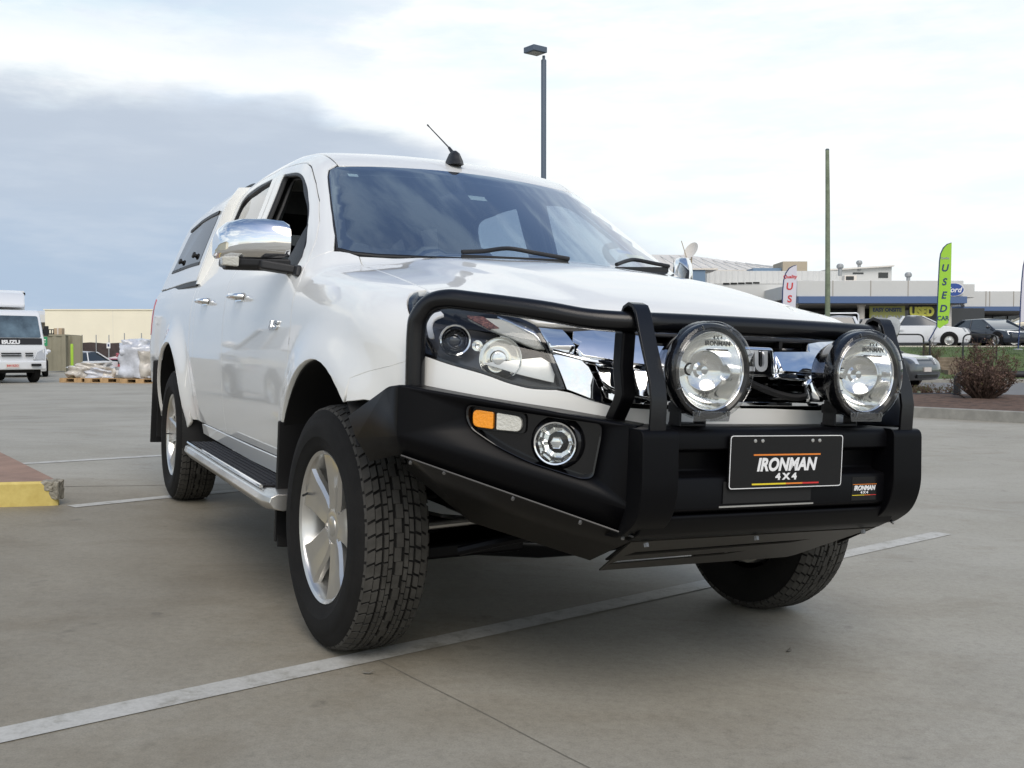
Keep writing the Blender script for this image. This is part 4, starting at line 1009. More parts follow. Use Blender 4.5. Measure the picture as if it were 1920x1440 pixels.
# skid plate with two slots
o = np.array((.955, 0, .476)); uy = np.array((0, 1., 0)); uxb = np.array((-.215, 0, -.117)); Ls = np.linalg.norm(uxb); uxb = uxb / Ls
m = MB(); plate(m, [(-.40, 0), (.395, 0), (.30, Ls * .92), (.28, Ls), (-.355, Ls)], [[(-.335, .088), (.23, .070), (.17, .094), (-.352, .120)], [(-.345, .160), (.06, .146), (.0, .170), (-.36, .190)]], o, uy, uxb, .004)
sk = m.obj('skid_plate', 'skid_black', bar, smooth=0)
m = MB(); nb = np.cross(uy, uxb); m.hexa([o + nb * k * 1. + uy * y + uxb * t for k in (.018, .022) for y, t in ((-.37, .01), (.37, .01), (.27, Ls * .93), (-.34, Ls * .93))]); m.obj('slot_blackout', 'dark', bar)  # dark sheet added so no lit ground shows through the slots
m = MB()
for y in (-.36, -.02, .35): m.lathe([(0, .010), (.007, .010), (.007, 0)], (.962, y, .470), (.4, 0, -1), 6)
m.obj('skid_bolts', 'galv_bolt', bar, smooth=0)
# number plate
m = MB(); m.prism([np.array((1.040, y, z)) for y, z in rounded([(-.183, .607), (.183, .607), (.183, .742), (-.183, .742)], .010, 4)], (.006, 0, 0))
npl = m.obj('number_plate', 'plate_black', TRUCK, .001)
m = MB(); a = rounded([(-.1815, .6085), (.1815, .6085), (.1815, .7405), (-.1815, .7405)], .009, 4); b_ = rounded([(-.1795, .6105), (.1795, .6105), (.1795, .7385), (-.1795, .7385)], .008, 4); n = len(a)
m.add([(1.0467, *p) for p in a] + [(1.0467, *p) for p in b_], [(i, (i + 1) % n, n + (i + 1) % n, n + i) for i in range(n)]); m.obj('plate_edge', 'white_print', npl)
def brand(parent, y, z, k, x):
    lettering('lettering', 'IRONMAN', .040 * k, (x, y, z), (0, 1, 0), (0, 0, 1), 'white_print', parent, bold=.0016 * k, shear=.22, ext=.0004, width=.92)
    lettering('lettering', '4 X 4', .020 * k, (x, y, z - .027 * k), (0, 1, 0), (0, 0, 1), 'white_print', parent, bold=.0010 * k, ext=.0004, width=1.35)
    m = MB(); m.box(x - .0004, x + .0004, y - .096 * k, y + .100 * k, z + .022 * k, z + .0255 * k); m.obj('rule', 'orange_print', parent)
    for i, mt in enumerate(('yellow_print', 'yellow_print', 'orange_print', 'red_print')):
        m = MB(); m.box(x - .0004, x + .0004, y + (-.098 + .049 * i) * k, y + (-.049 + .049 * i) * k, z - .0445 * k, z - .041 * k); m.obj('rule', mt, parent)
brand(npl, -.003, .666, 1.1, 1.0468)
m = MB(); m.box(1.034, 1.0348, .232, .318, .566, .628); dec = m.obj('bar_sticker', 'plate_black', TRUCK, 0)
brand(dec, .276, .598, .43, 1.0353)
m = MB()
for y in (-.105, -.082, .080, .103): m.lathe([(0, .002), (.0042, .0015), (.005, 0)], (1.0462, y, .727), (1, 0, 0), 10)
m.obj('plate_screws', 'alloy', npl, smooth=30)
# ------------------------------------------------------------------ driving lights
for s in (-1, 1):
    c = np.array((1.045, s * .25, .897)); ax = np.array((1, 0, -.02)); R = .116
    m = MB(); m.lathe([(.02, -.145), (.055, -.140), (.080, -.115), (.098, -.07), (R - .004, -.035), (R, -.028), (R, .0), (R - .003, .006), (R - .010, .008), (.097, .002), (.0955, -.006)], c, ax, 56)
    L = m.obj('driving_light', 'gloss_black', TRUCK, smooth=35)
    m = MB(); m.lathe([(.0975, .003), (.0955, .006), (.093, .004), (.092, -.004)], c, ax, 56); m.obj('chrome_ring', 'chrome', L, smooth=50)
    m = MB(); m.lathe([(.094, -.004), (.089, -.022), (.078, -.045), (.060, -.066), (.038, -.080), (.016, -.086)], c, ax, 28); m.obj('reflector', 'mirror', L, smooth=70)
    m = MB(); m.lathe([(.0, -.022), (.010, -.024), (.013, -.03), (.013, -.085)], c, ax, 18); m.lathe([(.013, -.040), (.020, -.044), (.020, -.060), (.013, -.064)], c, ax, 18); m.obj('bulb_shield', 'chrome', L, smooth=40)
    m = MB(); m.lathe([(0, .012), (.04, .0095), (.078, .004), (.094, -.002)], c, ax, 40); m.obj('lens', 'lens', L, smooth=80)
    m = MB(); m.lathe([(.060, .022), (.100, .020), (R + .001, .016), (R + .004, .008), (R + .004, -.030)], c, ax, 56)
    m.lathe([(0, .0225), (.060, .022)], c, ax, 40)
    cv = m.obj('clear_cover', 'cover', L, smooth=60)
    m = MB()
    for k in range(8):
        m = MB(); a = rad(22.5 + 45 * k); p = c + np.array((.02, math.cos(a) * (R - .002), math.sin(a) * (R - .002))); r_ = np.array((0, math.cos(a), math.sin(a))); t = np.array((0, -math.sin(a), math.cos(a)))
        m.obox(p - r_ * .004, (1, 0, 0), r_, t, .005, .014, .004); m.obj('cover_clip', 'cover_clip', L, .0015)
    m = MB(); m.hexa([(1.055, s * .25 - .052, .776), (1.058, s * .25 - .052, .776), (1.058, s * .25 + .052, .776), (1.055, s * .25 + .052, .776), (1.055, s * .25 - .056, .80), (1.058, s * .25 - .056, .80), (1.058, s * .25 + .056, .80), (1.055, s * .25 + .056, .80)])
    m.obj('cover_tab', 'cover_clip', L, .0015)
    lettering('lettering', 'IRONMAN', .016, c + (.0225, 0, .066), (0, 1, 0), (0, 0, 1), 'black_print', L, bold=.0004, ext=.0003)
    lettering('lettering', '4 X 4', .012, c + (.0225, 0, .080), (0, 1, 0), (0, 0, 1), 'black_print', L, bold=.0003, ext=.0003)
    m = MB(); m.box(c[0] + .0222, c[0] + .0228, c[1] - .032, c[1] + .032, c[2] + .049, c[2] + .053); m.obj('rule', 'black_print', L)
    m = MB(); m.box(.925, .985, s * .25 - .035, s * .25 + .035, .757, .765)
    for w in (-.040, .034): m.hexa([(.935, s * .25 + w, .757), (.985, s * .25 + w, .757), (.985, s * .25 + w + .006, .757), (.935, s * .25 + w + .006, .757), (.94, s * .25 + w, .835), (.98, s * .25 + w, .835), (.98, s * .25 + w + .006, .835), (.94, s * .25 + w + .006, .835)])
    m.box(.93, .99, s * .25 - .04, s * .25 + .04, .79, .815); m.obj('mount_bracket', 'black_plastic', L, .003)
    m = MB(); m.tube(smoothline([(.90, s * .25 - .0, .87), (.87, s * .25 - .05, .83), (.85, .25 * s - s * .12, .835), (.83, .25 * s - s * .22, .87), (.80, .25 * s - s * .24, .90)], 6), .010, 8); m.obj('cable', 'cable', L)
# ------------------------------------------------------------------ ground
GN = CR @ np.array((0, 0, 1.)); GO = CT.copy()
CCX, CCY = cw((-1.4, 0, 0))[:2]
def gz(x, y):
    x = np.asarray(x, float); y = np.asarray(y, float)
    p = -(GN[0] * (x - GO[0]) + GN[1] * (y - GO[1])) / GN[2]
    w = 1 - sst(4.0, 13.0, np.hypot(x - CCX, y - CCY))
    return p * w
def graded(a, b, lo, hi, s0, g):
    """coordinates dense between lo and hi, ever coarser out to a and b"""
    mid = list(np.arange(lo, hi + s0 / 2, s0)); r = []; x = mid[-1]; st = s0
    while x < b: st *= g; x += st; r.append(min(x, b))
    l = []; x = mid[0]; st = s0
    while x > a: st *= g; x -= st; l.append(max(x, a))
    return np.array(l[::-1] + mid + r)
gx = graded(-900, 900, -9, 9, .5, 1.25); gy = graded(-120, 1500, -4, 16, .5, 1.25)
X, Y = np.meshgrid(gx, gy); Z = gz(X, Y); nx = len(gx)
m = MB(); m.add(np.stack([X.ravel(), Y.ravel(), Z.ravel()], 1), [(j * nx + i, j * nx + i + 1, (j + 1) * nx + i + 1, (j + 1) * nx + i) for j in range(len(gy) - 1) for i in range(nx - 1)])
def node_mat(name): 
    mt = bpy.data.materials.new(name); mt.use_nodes = True; nt = mt.node_tree
    return mt, nt, nt.nodes['Principled BSDF']
def N(nt, t, **k):
    n = nt.nodes.new(t)
    for a, b in k.items(): setattr(n, a, b)
    return n
def noise(nt, co, scale, detail=8, rough=.6, dist=0):
    n = N(nt, 'ShaderNodeTexNoise'); n.inputs['Scale'].default_value = scale; n.inputs['Detail'].default_value = detail
    n.inputs['Roughness'].default_value = rough; n.inputs['Distortion'].default_value = dist; nt.links.new(co, n.inputs[0]); return n.outputs[0]
def ramp(nt, x, stops):
    r = N(nt, 'ShaderNodeValToRGB'); nt.links.new(x, r.inputs[0]); e = r.color_ramp.elements
    while len(e) < len(stops): e.new(.5)
    for i, (p, c) in enumerate(stops): e[i].position = p; e[i].color = (*c, 1) if hasattr(c, '__len__') else (c, c, c, 1)
    return r.outputs[0]
def mix(nt, mode, f, a, b):
    n = N(nt, 'ShaderNodeMix', data_type='RGBA', blend_type=mode)
    for i, v in ((0, f), (6, a), (7, b)):
        if isinstance(v, (int, float)): n.inputs[i].default_value = v
        elif isinstance(v, tuple): n.inputs[i].default_value = (*v, 1)
        else: nt.links.new(v, n.inputs[i])
    return n.outputs[2]
mt, nt, b = node_mat('worn_concrete'); co = N(nt, 'ShaderNodeTexCoord').outputs['Object']
mp = N(nt, 'ShaderNodeMapping'); nt.links.new(co, mp.inputs[0]); mp.inputs['Rotation'].default_value = (0, 0, rad(-12)); mp.inputs['Scale'].default_value = (.8, 1.25, 1)
c1 = ramp(nt, noise(nt, mp.outputs[0], .8, 9, .62, .4), [(.30, (.305, .284, .232)), (.52, (.348, .328, .276)), (.72, (.388, .370, .318))])
c2 = ramp(nt, noise(nt, co, .55, 7, .6, .6), [(.34, .86), (.52, 1.0), (.7, 1.04)])
col = mix(nt, 'MULTIPLY', .85, c1, c2)
c3 = ramp(nt, noise(nt, co, 38, 6, .75), [(.30, .78), (.5, 1.0), (.72, 1.14)]); col = mix(nt, 'MULTIPLY', .75, col, c3)
c4 = ramp(nt, noise(nt, co, 220, 3, .7), [(.32, .74), (.5, 1.0), (.7, 1.2)]); col = mix(nt, 'MULTIPLY', .6, col, c4)
sp = ramp(nt, noise(nt, co, 5.5, 3, .5), [(.26, .55), (.31, 1.0)]); col = mix(nt, 'MULTIPLY', .5, col, sp)      # oil spots
# dark brownish staining where cars stand, left of the bay line
st = ramp(nt, noise(nt, mp.outputs[0], 1.6, 8, .65, .8), [(.50, (1, 1, 1)), (.68, (.78, .745, .70))]); col = mix(nt, 'MULTIPLY', .7, col, st)
# a darker, browner patch with a noisy edge in the bay beside the pickup
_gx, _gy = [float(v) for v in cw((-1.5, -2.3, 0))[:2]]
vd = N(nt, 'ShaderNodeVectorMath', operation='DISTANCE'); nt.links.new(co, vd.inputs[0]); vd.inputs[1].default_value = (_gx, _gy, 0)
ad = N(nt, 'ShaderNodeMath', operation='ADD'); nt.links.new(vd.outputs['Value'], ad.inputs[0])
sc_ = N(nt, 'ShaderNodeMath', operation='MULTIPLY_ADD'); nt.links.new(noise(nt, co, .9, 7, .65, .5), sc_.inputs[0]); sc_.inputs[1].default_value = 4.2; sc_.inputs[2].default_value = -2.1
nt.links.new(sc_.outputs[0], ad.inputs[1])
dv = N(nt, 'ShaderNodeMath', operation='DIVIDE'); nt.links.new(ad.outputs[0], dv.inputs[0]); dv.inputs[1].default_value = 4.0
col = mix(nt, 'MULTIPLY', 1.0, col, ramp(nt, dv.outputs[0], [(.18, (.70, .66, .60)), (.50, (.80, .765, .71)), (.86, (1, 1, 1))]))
nt.links.new(col, b.inputs['Base Color'])
b.inputs['Roughness'].default_value = .62; b.inputs['Specular IOR Level'].default_value = .35
bn = N(nt, 'ShaderNodeBump'); bn.inputs['Strength'].default_value = .25; bn.inputs['Distance'].default_value = .004
nt.links.new(noise(nt, co, 160, 5, .7), bn.inputs['Height']); nt.links.new(bn.outputs[0], b.inputs['Normal'])
M['concrete'] = mt
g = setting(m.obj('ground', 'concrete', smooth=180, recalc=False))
# road marking paint, worn
mt, nt, b = node_mat('worn_line_paint'); co = N(nt, 'ShaderNodeTexCoord').outputs['Object']
col = ramp(nt, noise(nt, co, 14, 8, .7), [(.33, (.31, .295, .25)), (.47, (.47, .46, .42)), (.7, (.55, .54, .50))])
col = mix(nt, 'MULTIPLY', .5, col, ramp(nt, noise(nt, co, 90, 5, .7), [(.35, .75), (.6, 1.05)]))
nt.links.new(col, b.inputs['Base Color']); b.inputs['Roughness'].default_value = .6; M['line'] = mt
M['joint'] = pmat('joint_filler', (.19, .175, .145), .8)
def ground_strip(name, pts, w, mat, lift, jit=0.0):
    """a thin sheet following the ground along a line of world xy points"""
    P = [np.array(p[:2], float) for p in pts]; Q = [P[0]]
    for a, b_ in zip(P[:-1], P[1:]):
        k = max(1, int(np.linalg.norm(b_ - a) / .15)); Q += [a + (b_ - a) * (i + 1) / k for i in range(k)]
    L = []
    for i, p in enumerate(Q):
        t = Q[min(i + 1, len(Q) - 1)] - Q[max(i - 1, 0)]; t /= np.linalg.norm(t); n = np.array((-t[1], t[0]))
        j = random.uniform(-jit, jit)
        for s_ in (-.5, .5):
            q = p + n * (w * s_ + j); L.append((q[0], q[1], float(gz(q[0], q[1])) + lift))
    m = MB(); m.add(L, [(2 * i, 2 * i + 1, 2 * i + 3, 2 * i + 2) for i in range(len(Q) - 1)])
    return setting(m.obj(name, mat, smooth=0, recalc=False))
C2 = lambda x, y: cw((x, y, 0))[:2]
def ext(a, b, k): a, b = np.array(a), np.array(b); return b + (b - a) * k
a, b_ = C2(.452, -1.770), C2(-.960, 2.892)
ground_strip('bay_line', [ext(b_, a, .25), a, b_], .098, 'line', .0025)
ground_strip('bay_line', [C2(-2.91, -1.432), C2(-3.20, -.80), C2(-4.05, 1.4)], .09, 'line', .0025)
ground_strip('bay_line', [ext(C2(-5.295, -.696), C2(-4.857, -1.761), 2.2), C2(-4.857, -1.761), C2(-5.295, -.696), C2(-6.1, 1.2)], .09, 'line', .0025)
j0 = C2(.28, -.75); jd = C2(1.9, -.42) - j0
ground_strip('joint', [j0 - jd * 0.3, j0, j0 + jd * 1.6], .0035, 'joint', .0015, .004)
q0 = C2(-2.2, -2.4); ground_strip('joint', [C2(-4.2, -6), C2(-3.7, -1.45), C2(-3.35, 2.5)], .010, 'joint', .0015, .004)
# ------------------------------------------------------------------ painted kerb island
def lump(m, c, sz, seed, amp=.12, n=26):
    rs = np.random.RandomState(seed); K = rs.randn(8, 3) * 3.2; ph = rs.rand(8) * 6.28; vs = []
    for i in range(n + 1):
        t = math.pi * i / n
        for k in range(2 * n):
            a = math.pi * k / n; d = np.array((math.sin(t) * math.cos(a), math.sin(t) * math.sin(a), math.cos(t)))
            q = d / max(np.abs(d).max(), .62); r = 1 + amp * np.sin(K @ q * 1.0 + ph).mean() * 2.2 + rs.uniform(-.012, .012)
            vs.append(np.array(c) + q * r * np.array(sz))
    f = [(i * 2 * n + k, i * 2 * n + (k + 1) % (2 * n), (i + 1) * 2 * n + (k + 1) % (2 * n), (i + 1) * 2 * n + k) for i in range(n) for k in range(2 * n)]
    m.add(vs, f)
def chip_mat():
    mt, nt, b = node_mat('yellow_kerb_paint'); co = N(nt, 'ShaderNodeTexCoord').outputs['Object']
    y = ramp(nt, noise(nt, co, 11, 6, .7), [(.30, (.56, .43, .12)), (.6, (.68, .55, .18))])
    chips = ramp(nt, noise(nt, co, 26, 8, .75), [(.30, 0.), (.34, 1.)])
    nt.links.new(mix(nt, 'MIX', chips, (.22, .20, .16), y), b.inputs['Base Color']); b.inputs['Roughness'].default_value = .6
    return mt
M['yellow_kerb'] = chip_mat()
M['brown_top'] = pmat('brown_island_paint', (.29, .185, .135), .75, var=(7, .8, 1.15), bump=(120, .3))
M['raw_concrete'] = pmat('broken_concrete', (.30, .28, .23), .9, var=(30, .5, 1.3), bump=(60, .9))
isl = thing('kerb_island', 'brown topped raised island with chipped yellow kerb at left edge', 'kerb island')
def gp3(x, y, h): p = C2(x, y); return (p[0], p[1], float(gz(p[0], p[1])) + h)
c0, c1, c2, c3 = (-2.965, -1.478), (-3.02, -4.2), (-8.6, -4.2), (-5.6, -1.96)
out_ = rounded([c0, c1, c2, c3], [.05, .3, .3, .1], 4)
m = MB(); n = len(out_); cen = np.mean(out_, 0)
ins_ = [p + (cen - p) / np.linalg.norm(cen - p) * .02 for p in out_]; low_ = out_
m.add([gp3(*p, -.05) for p in low_] + [gp3(*p, .118) for p in out_] + [gp3(*p, .130) for p in ins_], [(i, (i + 1) % n, n + (i + 1) % n, n + i) for i in range(n)] + [(n + i, n + (i + 1) % n, 2 * n + (i + 1) % n, 2 * n + i) for i in range(n)])
o = m.obj('kerb_face', 'yellow_kerb', isl, smooth=30)
m = MB(); m.add([gp3(*p, .1302) for p in ins_], [tuple(range(n))]); m.obj('island_top', 'brown_top', isl, smooth=0)
m = MB(); q = gp3(c0[0] - .034, c0[1] - .034, .080); lump(m, q, (.040, .040, .050), 7, .09, 22)
q = gp3(c0[0] - .034, c0[1] - .055, .106); lump(m, q, (.034, .040, .026), 8, .10, 18)
m.obj('broken_corner', 'raw_concrete', isl, smooth=0)

for i, (u, v, lab) in enumerate(((690, 1264, 'small dry leaf lying on the concrete below the front tyre'), (1480, 1222, 'tiny dry leaf lying on the concrete right of the far front tyre'))):
    d = at(u, v, 10) - Vector((0, 0, HC)); t_ = 1.0
    for k in range(12): p = Vector((0, 0, HC)) + d * t_; t_ *= (HC - float(gz(p.x, p.y))) / (HC - p.z)
    lf = thing('dry_leaf', lab, 'leaf', (p.x, p.y, float(gz(p.x, p.y)) + .004), i * 1.1); m = MB()
    m.loft([[(x, y * w, z), (x, 0, z + .002), (x, -y * w, z), (x, 0, z - .001)] for x, y, z, w in ((-.018, .2, .004, .004), (-.008, 1, .001, .006), (.004, 1, .0, .007), (.016, .2, .006, .005))]); m.obj('leaf_blade', 'joint', lf)
# ------------------------------------------------------------------ background materials
M['asphalt'] = pmat('road_asphalt', (.17, .17, .168), .85, var=(3, .85, 1.12), bump=(90, .3))
M['grass'] = pmat('grass_bank', (.075, .115, .028), .9, var=(2.2, .6, 1.35), bump=(30, .8))
M['mulch'] = pmat('bark_mulch', (.105, .062, .042), .95, var=(9, .45, 1.5), bump=(25, 1.0))
M['kerb'] = pmat('grey_kerb', (.30, .29, .255), .8, var=(6, .75, 1.1), bump=(60, .4))
M['truck_glass'] = pmat('truck_windscreen', (.07, .10, .12), .08, 0, .7, var=(1.6, .35, 2.0))  # bluish blotches painted in for reflections and the cab behind the glass
M['cream'] = pmat('cream_wall', (.86, .80, .63), .7, var=(.6, .96, 1.03))
M['greywall'] = pmat('grey_wall', (.62, .62, .60), .7, var=(.8, .95, 1.04))
M['fascia'] = pmat('fascia_panel', (.60, .60, .575), .55, var=(.5, .96, 1.03))
M['blue_band'] = pmat('blue_band', (.085, .14, .27), .5)
M['soffit'] = pmat('soffit', (.34, .31, .27), .8)
M['column'] = pmat('white_column', (.74, .68, .60), .6)
M['shopglass'] = pmat('dark_shop_glass', (.015, .017, .02), .12, 0, .4)
M['roofmetal'] = pmat('pale_roof_metal', (.72, .68, .62), .55, .0, var=(.4, .9, 1.06))
M['beige'] = pmat('beige_block', (.42, .36, .27), .8)
M['khaki'] = pmat('khaki_colorbond', (.27, .25, .18), .6, var=(1.5, .9, 1.08))
M['fence'] = pmat('brown_shade_cloth', (.060, .045, .042), .9, var=(4, .7, 1.3))
M['galv'] = pmat('galvanised', (.36, .37, .37), .5, .4)
M['lime'] = pmat('lime_paint', (.36, .58, .04), .5)
M['lime_cloth'] = pmat('lime_cloth', (.34, .62, .05), .7)
M['white_cloth'] = pmat('white_cloth', (.66, .64, .72), .7)
M['navy'] = pmat('navy_print', (.02, .04, .13), .5)
M['pole_green'] = pmat('weathered_timber_pole', (.20, .235, .165), .9, var=(5, .75, 1.2), bump=(40, .5))
M['lamp_grey'] = pmat('slate_grey_paint', (.085, .115, .155), .5)
M['pallet'] = pmat('pallet_timber', (.46, .30, .15), .8, var=(8, .7, 1.2))
M['wrap'] = pmat('stretch_wrap', (.55, .57, .62), .18, 0, .7, bump=(7, 1.0), var=(3.0, .62, 1.25))
M['wrap2'] = pmat('wrapped_sacks', (.60, .56, .50), .25, 0, .6, bump=(8, 1.0), var=(3.5, .6, 1.2))
M['card'] = pmat('cardboard', (.47, .36, .24), .85)
M['car_white'] = pmat('car_white', (.72, .73, .74), .3, 0, 1.0)
M['car_grey'] = pmat('car_gunmetal', (.055, .056, .058), .3, .4, 1.0)
M['car_red'] = pmat('car_red', (.34, .02, .035), .3, 0, 1.0)
M['car_dark'] = pmat('car_dark_blue', (.02, .025, .035), .3, .2, 1.0)
M['car_beige'] = pmat('car_champagne', (.50, .46, .36), .3, .4, 1.0)
M['car_glass'] = pmat('car_glass', (.025, .035, .045), .06, 0, .8)
M['headlamp'] = pmat('headlamp_lens', (.62, .64, .66), .08, .3, 1.0)
M['tan_plate'] = pmat('pale_number_plate', (.66, .60, .55), .5)
M['stem'] = pmat('shrub_stem', (.085, .055, .042), .95)
M['leaf_brown'] = pmat('dry_brown_leaf', (.135, .085, .065), .9, var=(3, .6, 1.5))
M['leaf_green'] = pmat('olive_leaf', (.10, .095, .03), .85, var=(3, .6, 1.4))
M['sleeper'] = pmat('timber_sleeper', (.20, .155, .11), .9, var=(5, .6, 1.3))
M['darkpipe'] = pmat('black_pipe', (.020, .021, .024), .55)
M['ford_blue'] = pmat('oval_blue', (.03, .08, .30), .4)
M['olive_board'] = pmat('olive_board', (.33, .33, .10), .6, var=(1.5, .85, 1.15))
M['sign_yellow'] = pmat('sign_yellow', (.80, .76, .12), .5)
M['blue_grey'] = pmat('blue_grey_cladding', (.16, .24, .34), .6)
M['sign_green'] = pmat('sign_green', (.03, .28, .12), .5)
# ------------------------------------------------------------------ ground beyond the car park
def dip(x, y): return -.45 * float(sst(50, 57, y)) if x < -9 else 0
KA, KB = np.array((3.2, 17.62)), np.array((14.0, 5.74))            # the kerb runs obliquely across the right side
kd = (KB - KA) / np.linalg.norm(KB - KA); kn = np.array((-kd[1], kd[0])); kn = kn if kn[1] > 0 else -kn
m = MB(); K = 40
for i in range(K + 1):
    p = KA + (KB - KA) * i / K; z = float(gz(*p)); q = p + kn * .15; z2 = z
    m.add([(p[0], p[1], z - .1), (p[0] + kn[0] * .02, p[1] + kn[1] * .02, z + .15), (q[0], q[1], z + .152), (q[0], q[1], z - .1)], [])
m.f = [(4 * i + k, 4 * i + k + 1, 4 * i + k + 5, 4 * i + k + 4) for i in range(K) for k in range(3)]
setting(m.obj('kerb', 'kerb', None, .012, 2, smooth=30))
m = MB(); L = []; rs = random.Random(4)
cols = 60; rows = 14
for i in range(cols + 1):
    p = KA + (KB - KA) * i / cols + kn * .15
    far = np.array((p[0] + (24.0 - p[0]) * .25 + 1.0, 18.6))
    for j in range(rows + 1):
        t = j / rows; q = p + (far - p) * t; z0 = float(gz(*q)) + .13 + .07 * math.sin(math.pi * t) + rs.uniform(-.012, .012) * (0 < j < rows)
        L.append((q[0], q[1], z0))
m.add(L, [(i * (rows + 1) + j, (i + 1) * (rows + 1) + j, (i + 1) * (rows + 1) + j + 1, i * (rows + 1) + j + 1) for i in range(cols) for j in range(rows)])
setting(m.obj('garden_bed', 'mulch', smooth=60))
m = MB(); m.box(2.5, 70, 18.9, 31.0, -.06, .012); setting(m.obj('road', 'asphalt'))
m = MB(); m.box(2.5, 70, 18.55, 18.9, -.06, .11); m.box(2.5, 70, 31.0, 31.2, -.06, .12); setting(m.obj('road_kerb', 'kerb', None, .02))
def bank_z(y): return .10 + 1.02 * float(sst(31, 41.5, y))
m = MB(); L = []; xs = np.linspace(2.5, 70, 90); ys = np.linspace(31.2, 42, 22)
for y in ys:
    for x in xs: L.append((x, y, bank_z(y) + rs.uniform(-.02, .02)))
m.add(L, [(j * 90 + i, j * 90 + i + 1, (j + 1) * 90 + i + 1, (j + 1) * 90 + i) for j in range(21) for i in range(89)])
setting(m.obj('grass_bank', 'grass', smooth=60))
m = MB(); rs = random.Random(12)
for k in range(9000):
    x, y = rs.uniform(7, 22), 31.2 + 10.6 * rs.random(); z = bank_z(y); h = rs.uniform(.03, .09); a = rs.uniform(0, 6.28); w = .012
    d = np.array((math.cos(a), math.sin(a))) * w
    m.add([(x - d[0], y - d[1], z - .02), (x + d[0], y + d[1], z - .02), (x + rs.uniform(-.04, .04), y + rs.uniform(-.04, .04), z + h)], [(0, 1, 2)])
gr = m.obj('grass_tufts', 'grass', smooth=0, recalc=False); gr['kind'] = 'stuff'; gr['label'] = 'short green grass blades on the bank'
m = MB(); m.box(2.5, 70, 42, 42.3, .9, 1.18); setting(m.obj('forecourt_kerb', 'column'))
m = MB(); m.box(2.5, 70, 42.3, 130, .9, 1.12); setting(m.obj('forecourt', 'asphalt'))
# ------------------------------------------------------------------ parked cars
def low_wheel(parent, x, y, z, r, s):
    m = MB(); m.lathe([(r * .62, .09), (r * .80, .10), (r * .96, .09), (r, .06), (r, -.08), (r * .6, -.10)], (x, y, z), (0, s, 0), 22); t = m.obj('wheel', 'rubber', parent, smooth=40)
    m = MB(); m.lathe([(.0, .06), (r * .2, .065), (r * .25, .055), (r * .56, .06), (r * .62, .085), (r * .66, .08)], (x, y, z), (0, s, 0), 20); rim = m.obj('rim', 'alloy', t, smooth=40)
    m = MB()
    for k in range(5):
        a = 2 * math.pi * k / 5; e = np.array((math.cos(a), 0, math.sin(a))); b = np.array((math.cos(a + .63), 0, math.sin(a + .63))); c = np.array((x, y + s * .068, z))
        m.prism([c + b * r * .28 - np.array((0, 0, 0)), c + (b * .9 + e * .3) * r * .48, c + (b * .9 - e * -.05) * r * .50], (0, -s * .004, 0))
    m.obj('rim_openings', 'dark', t, smooth=0)
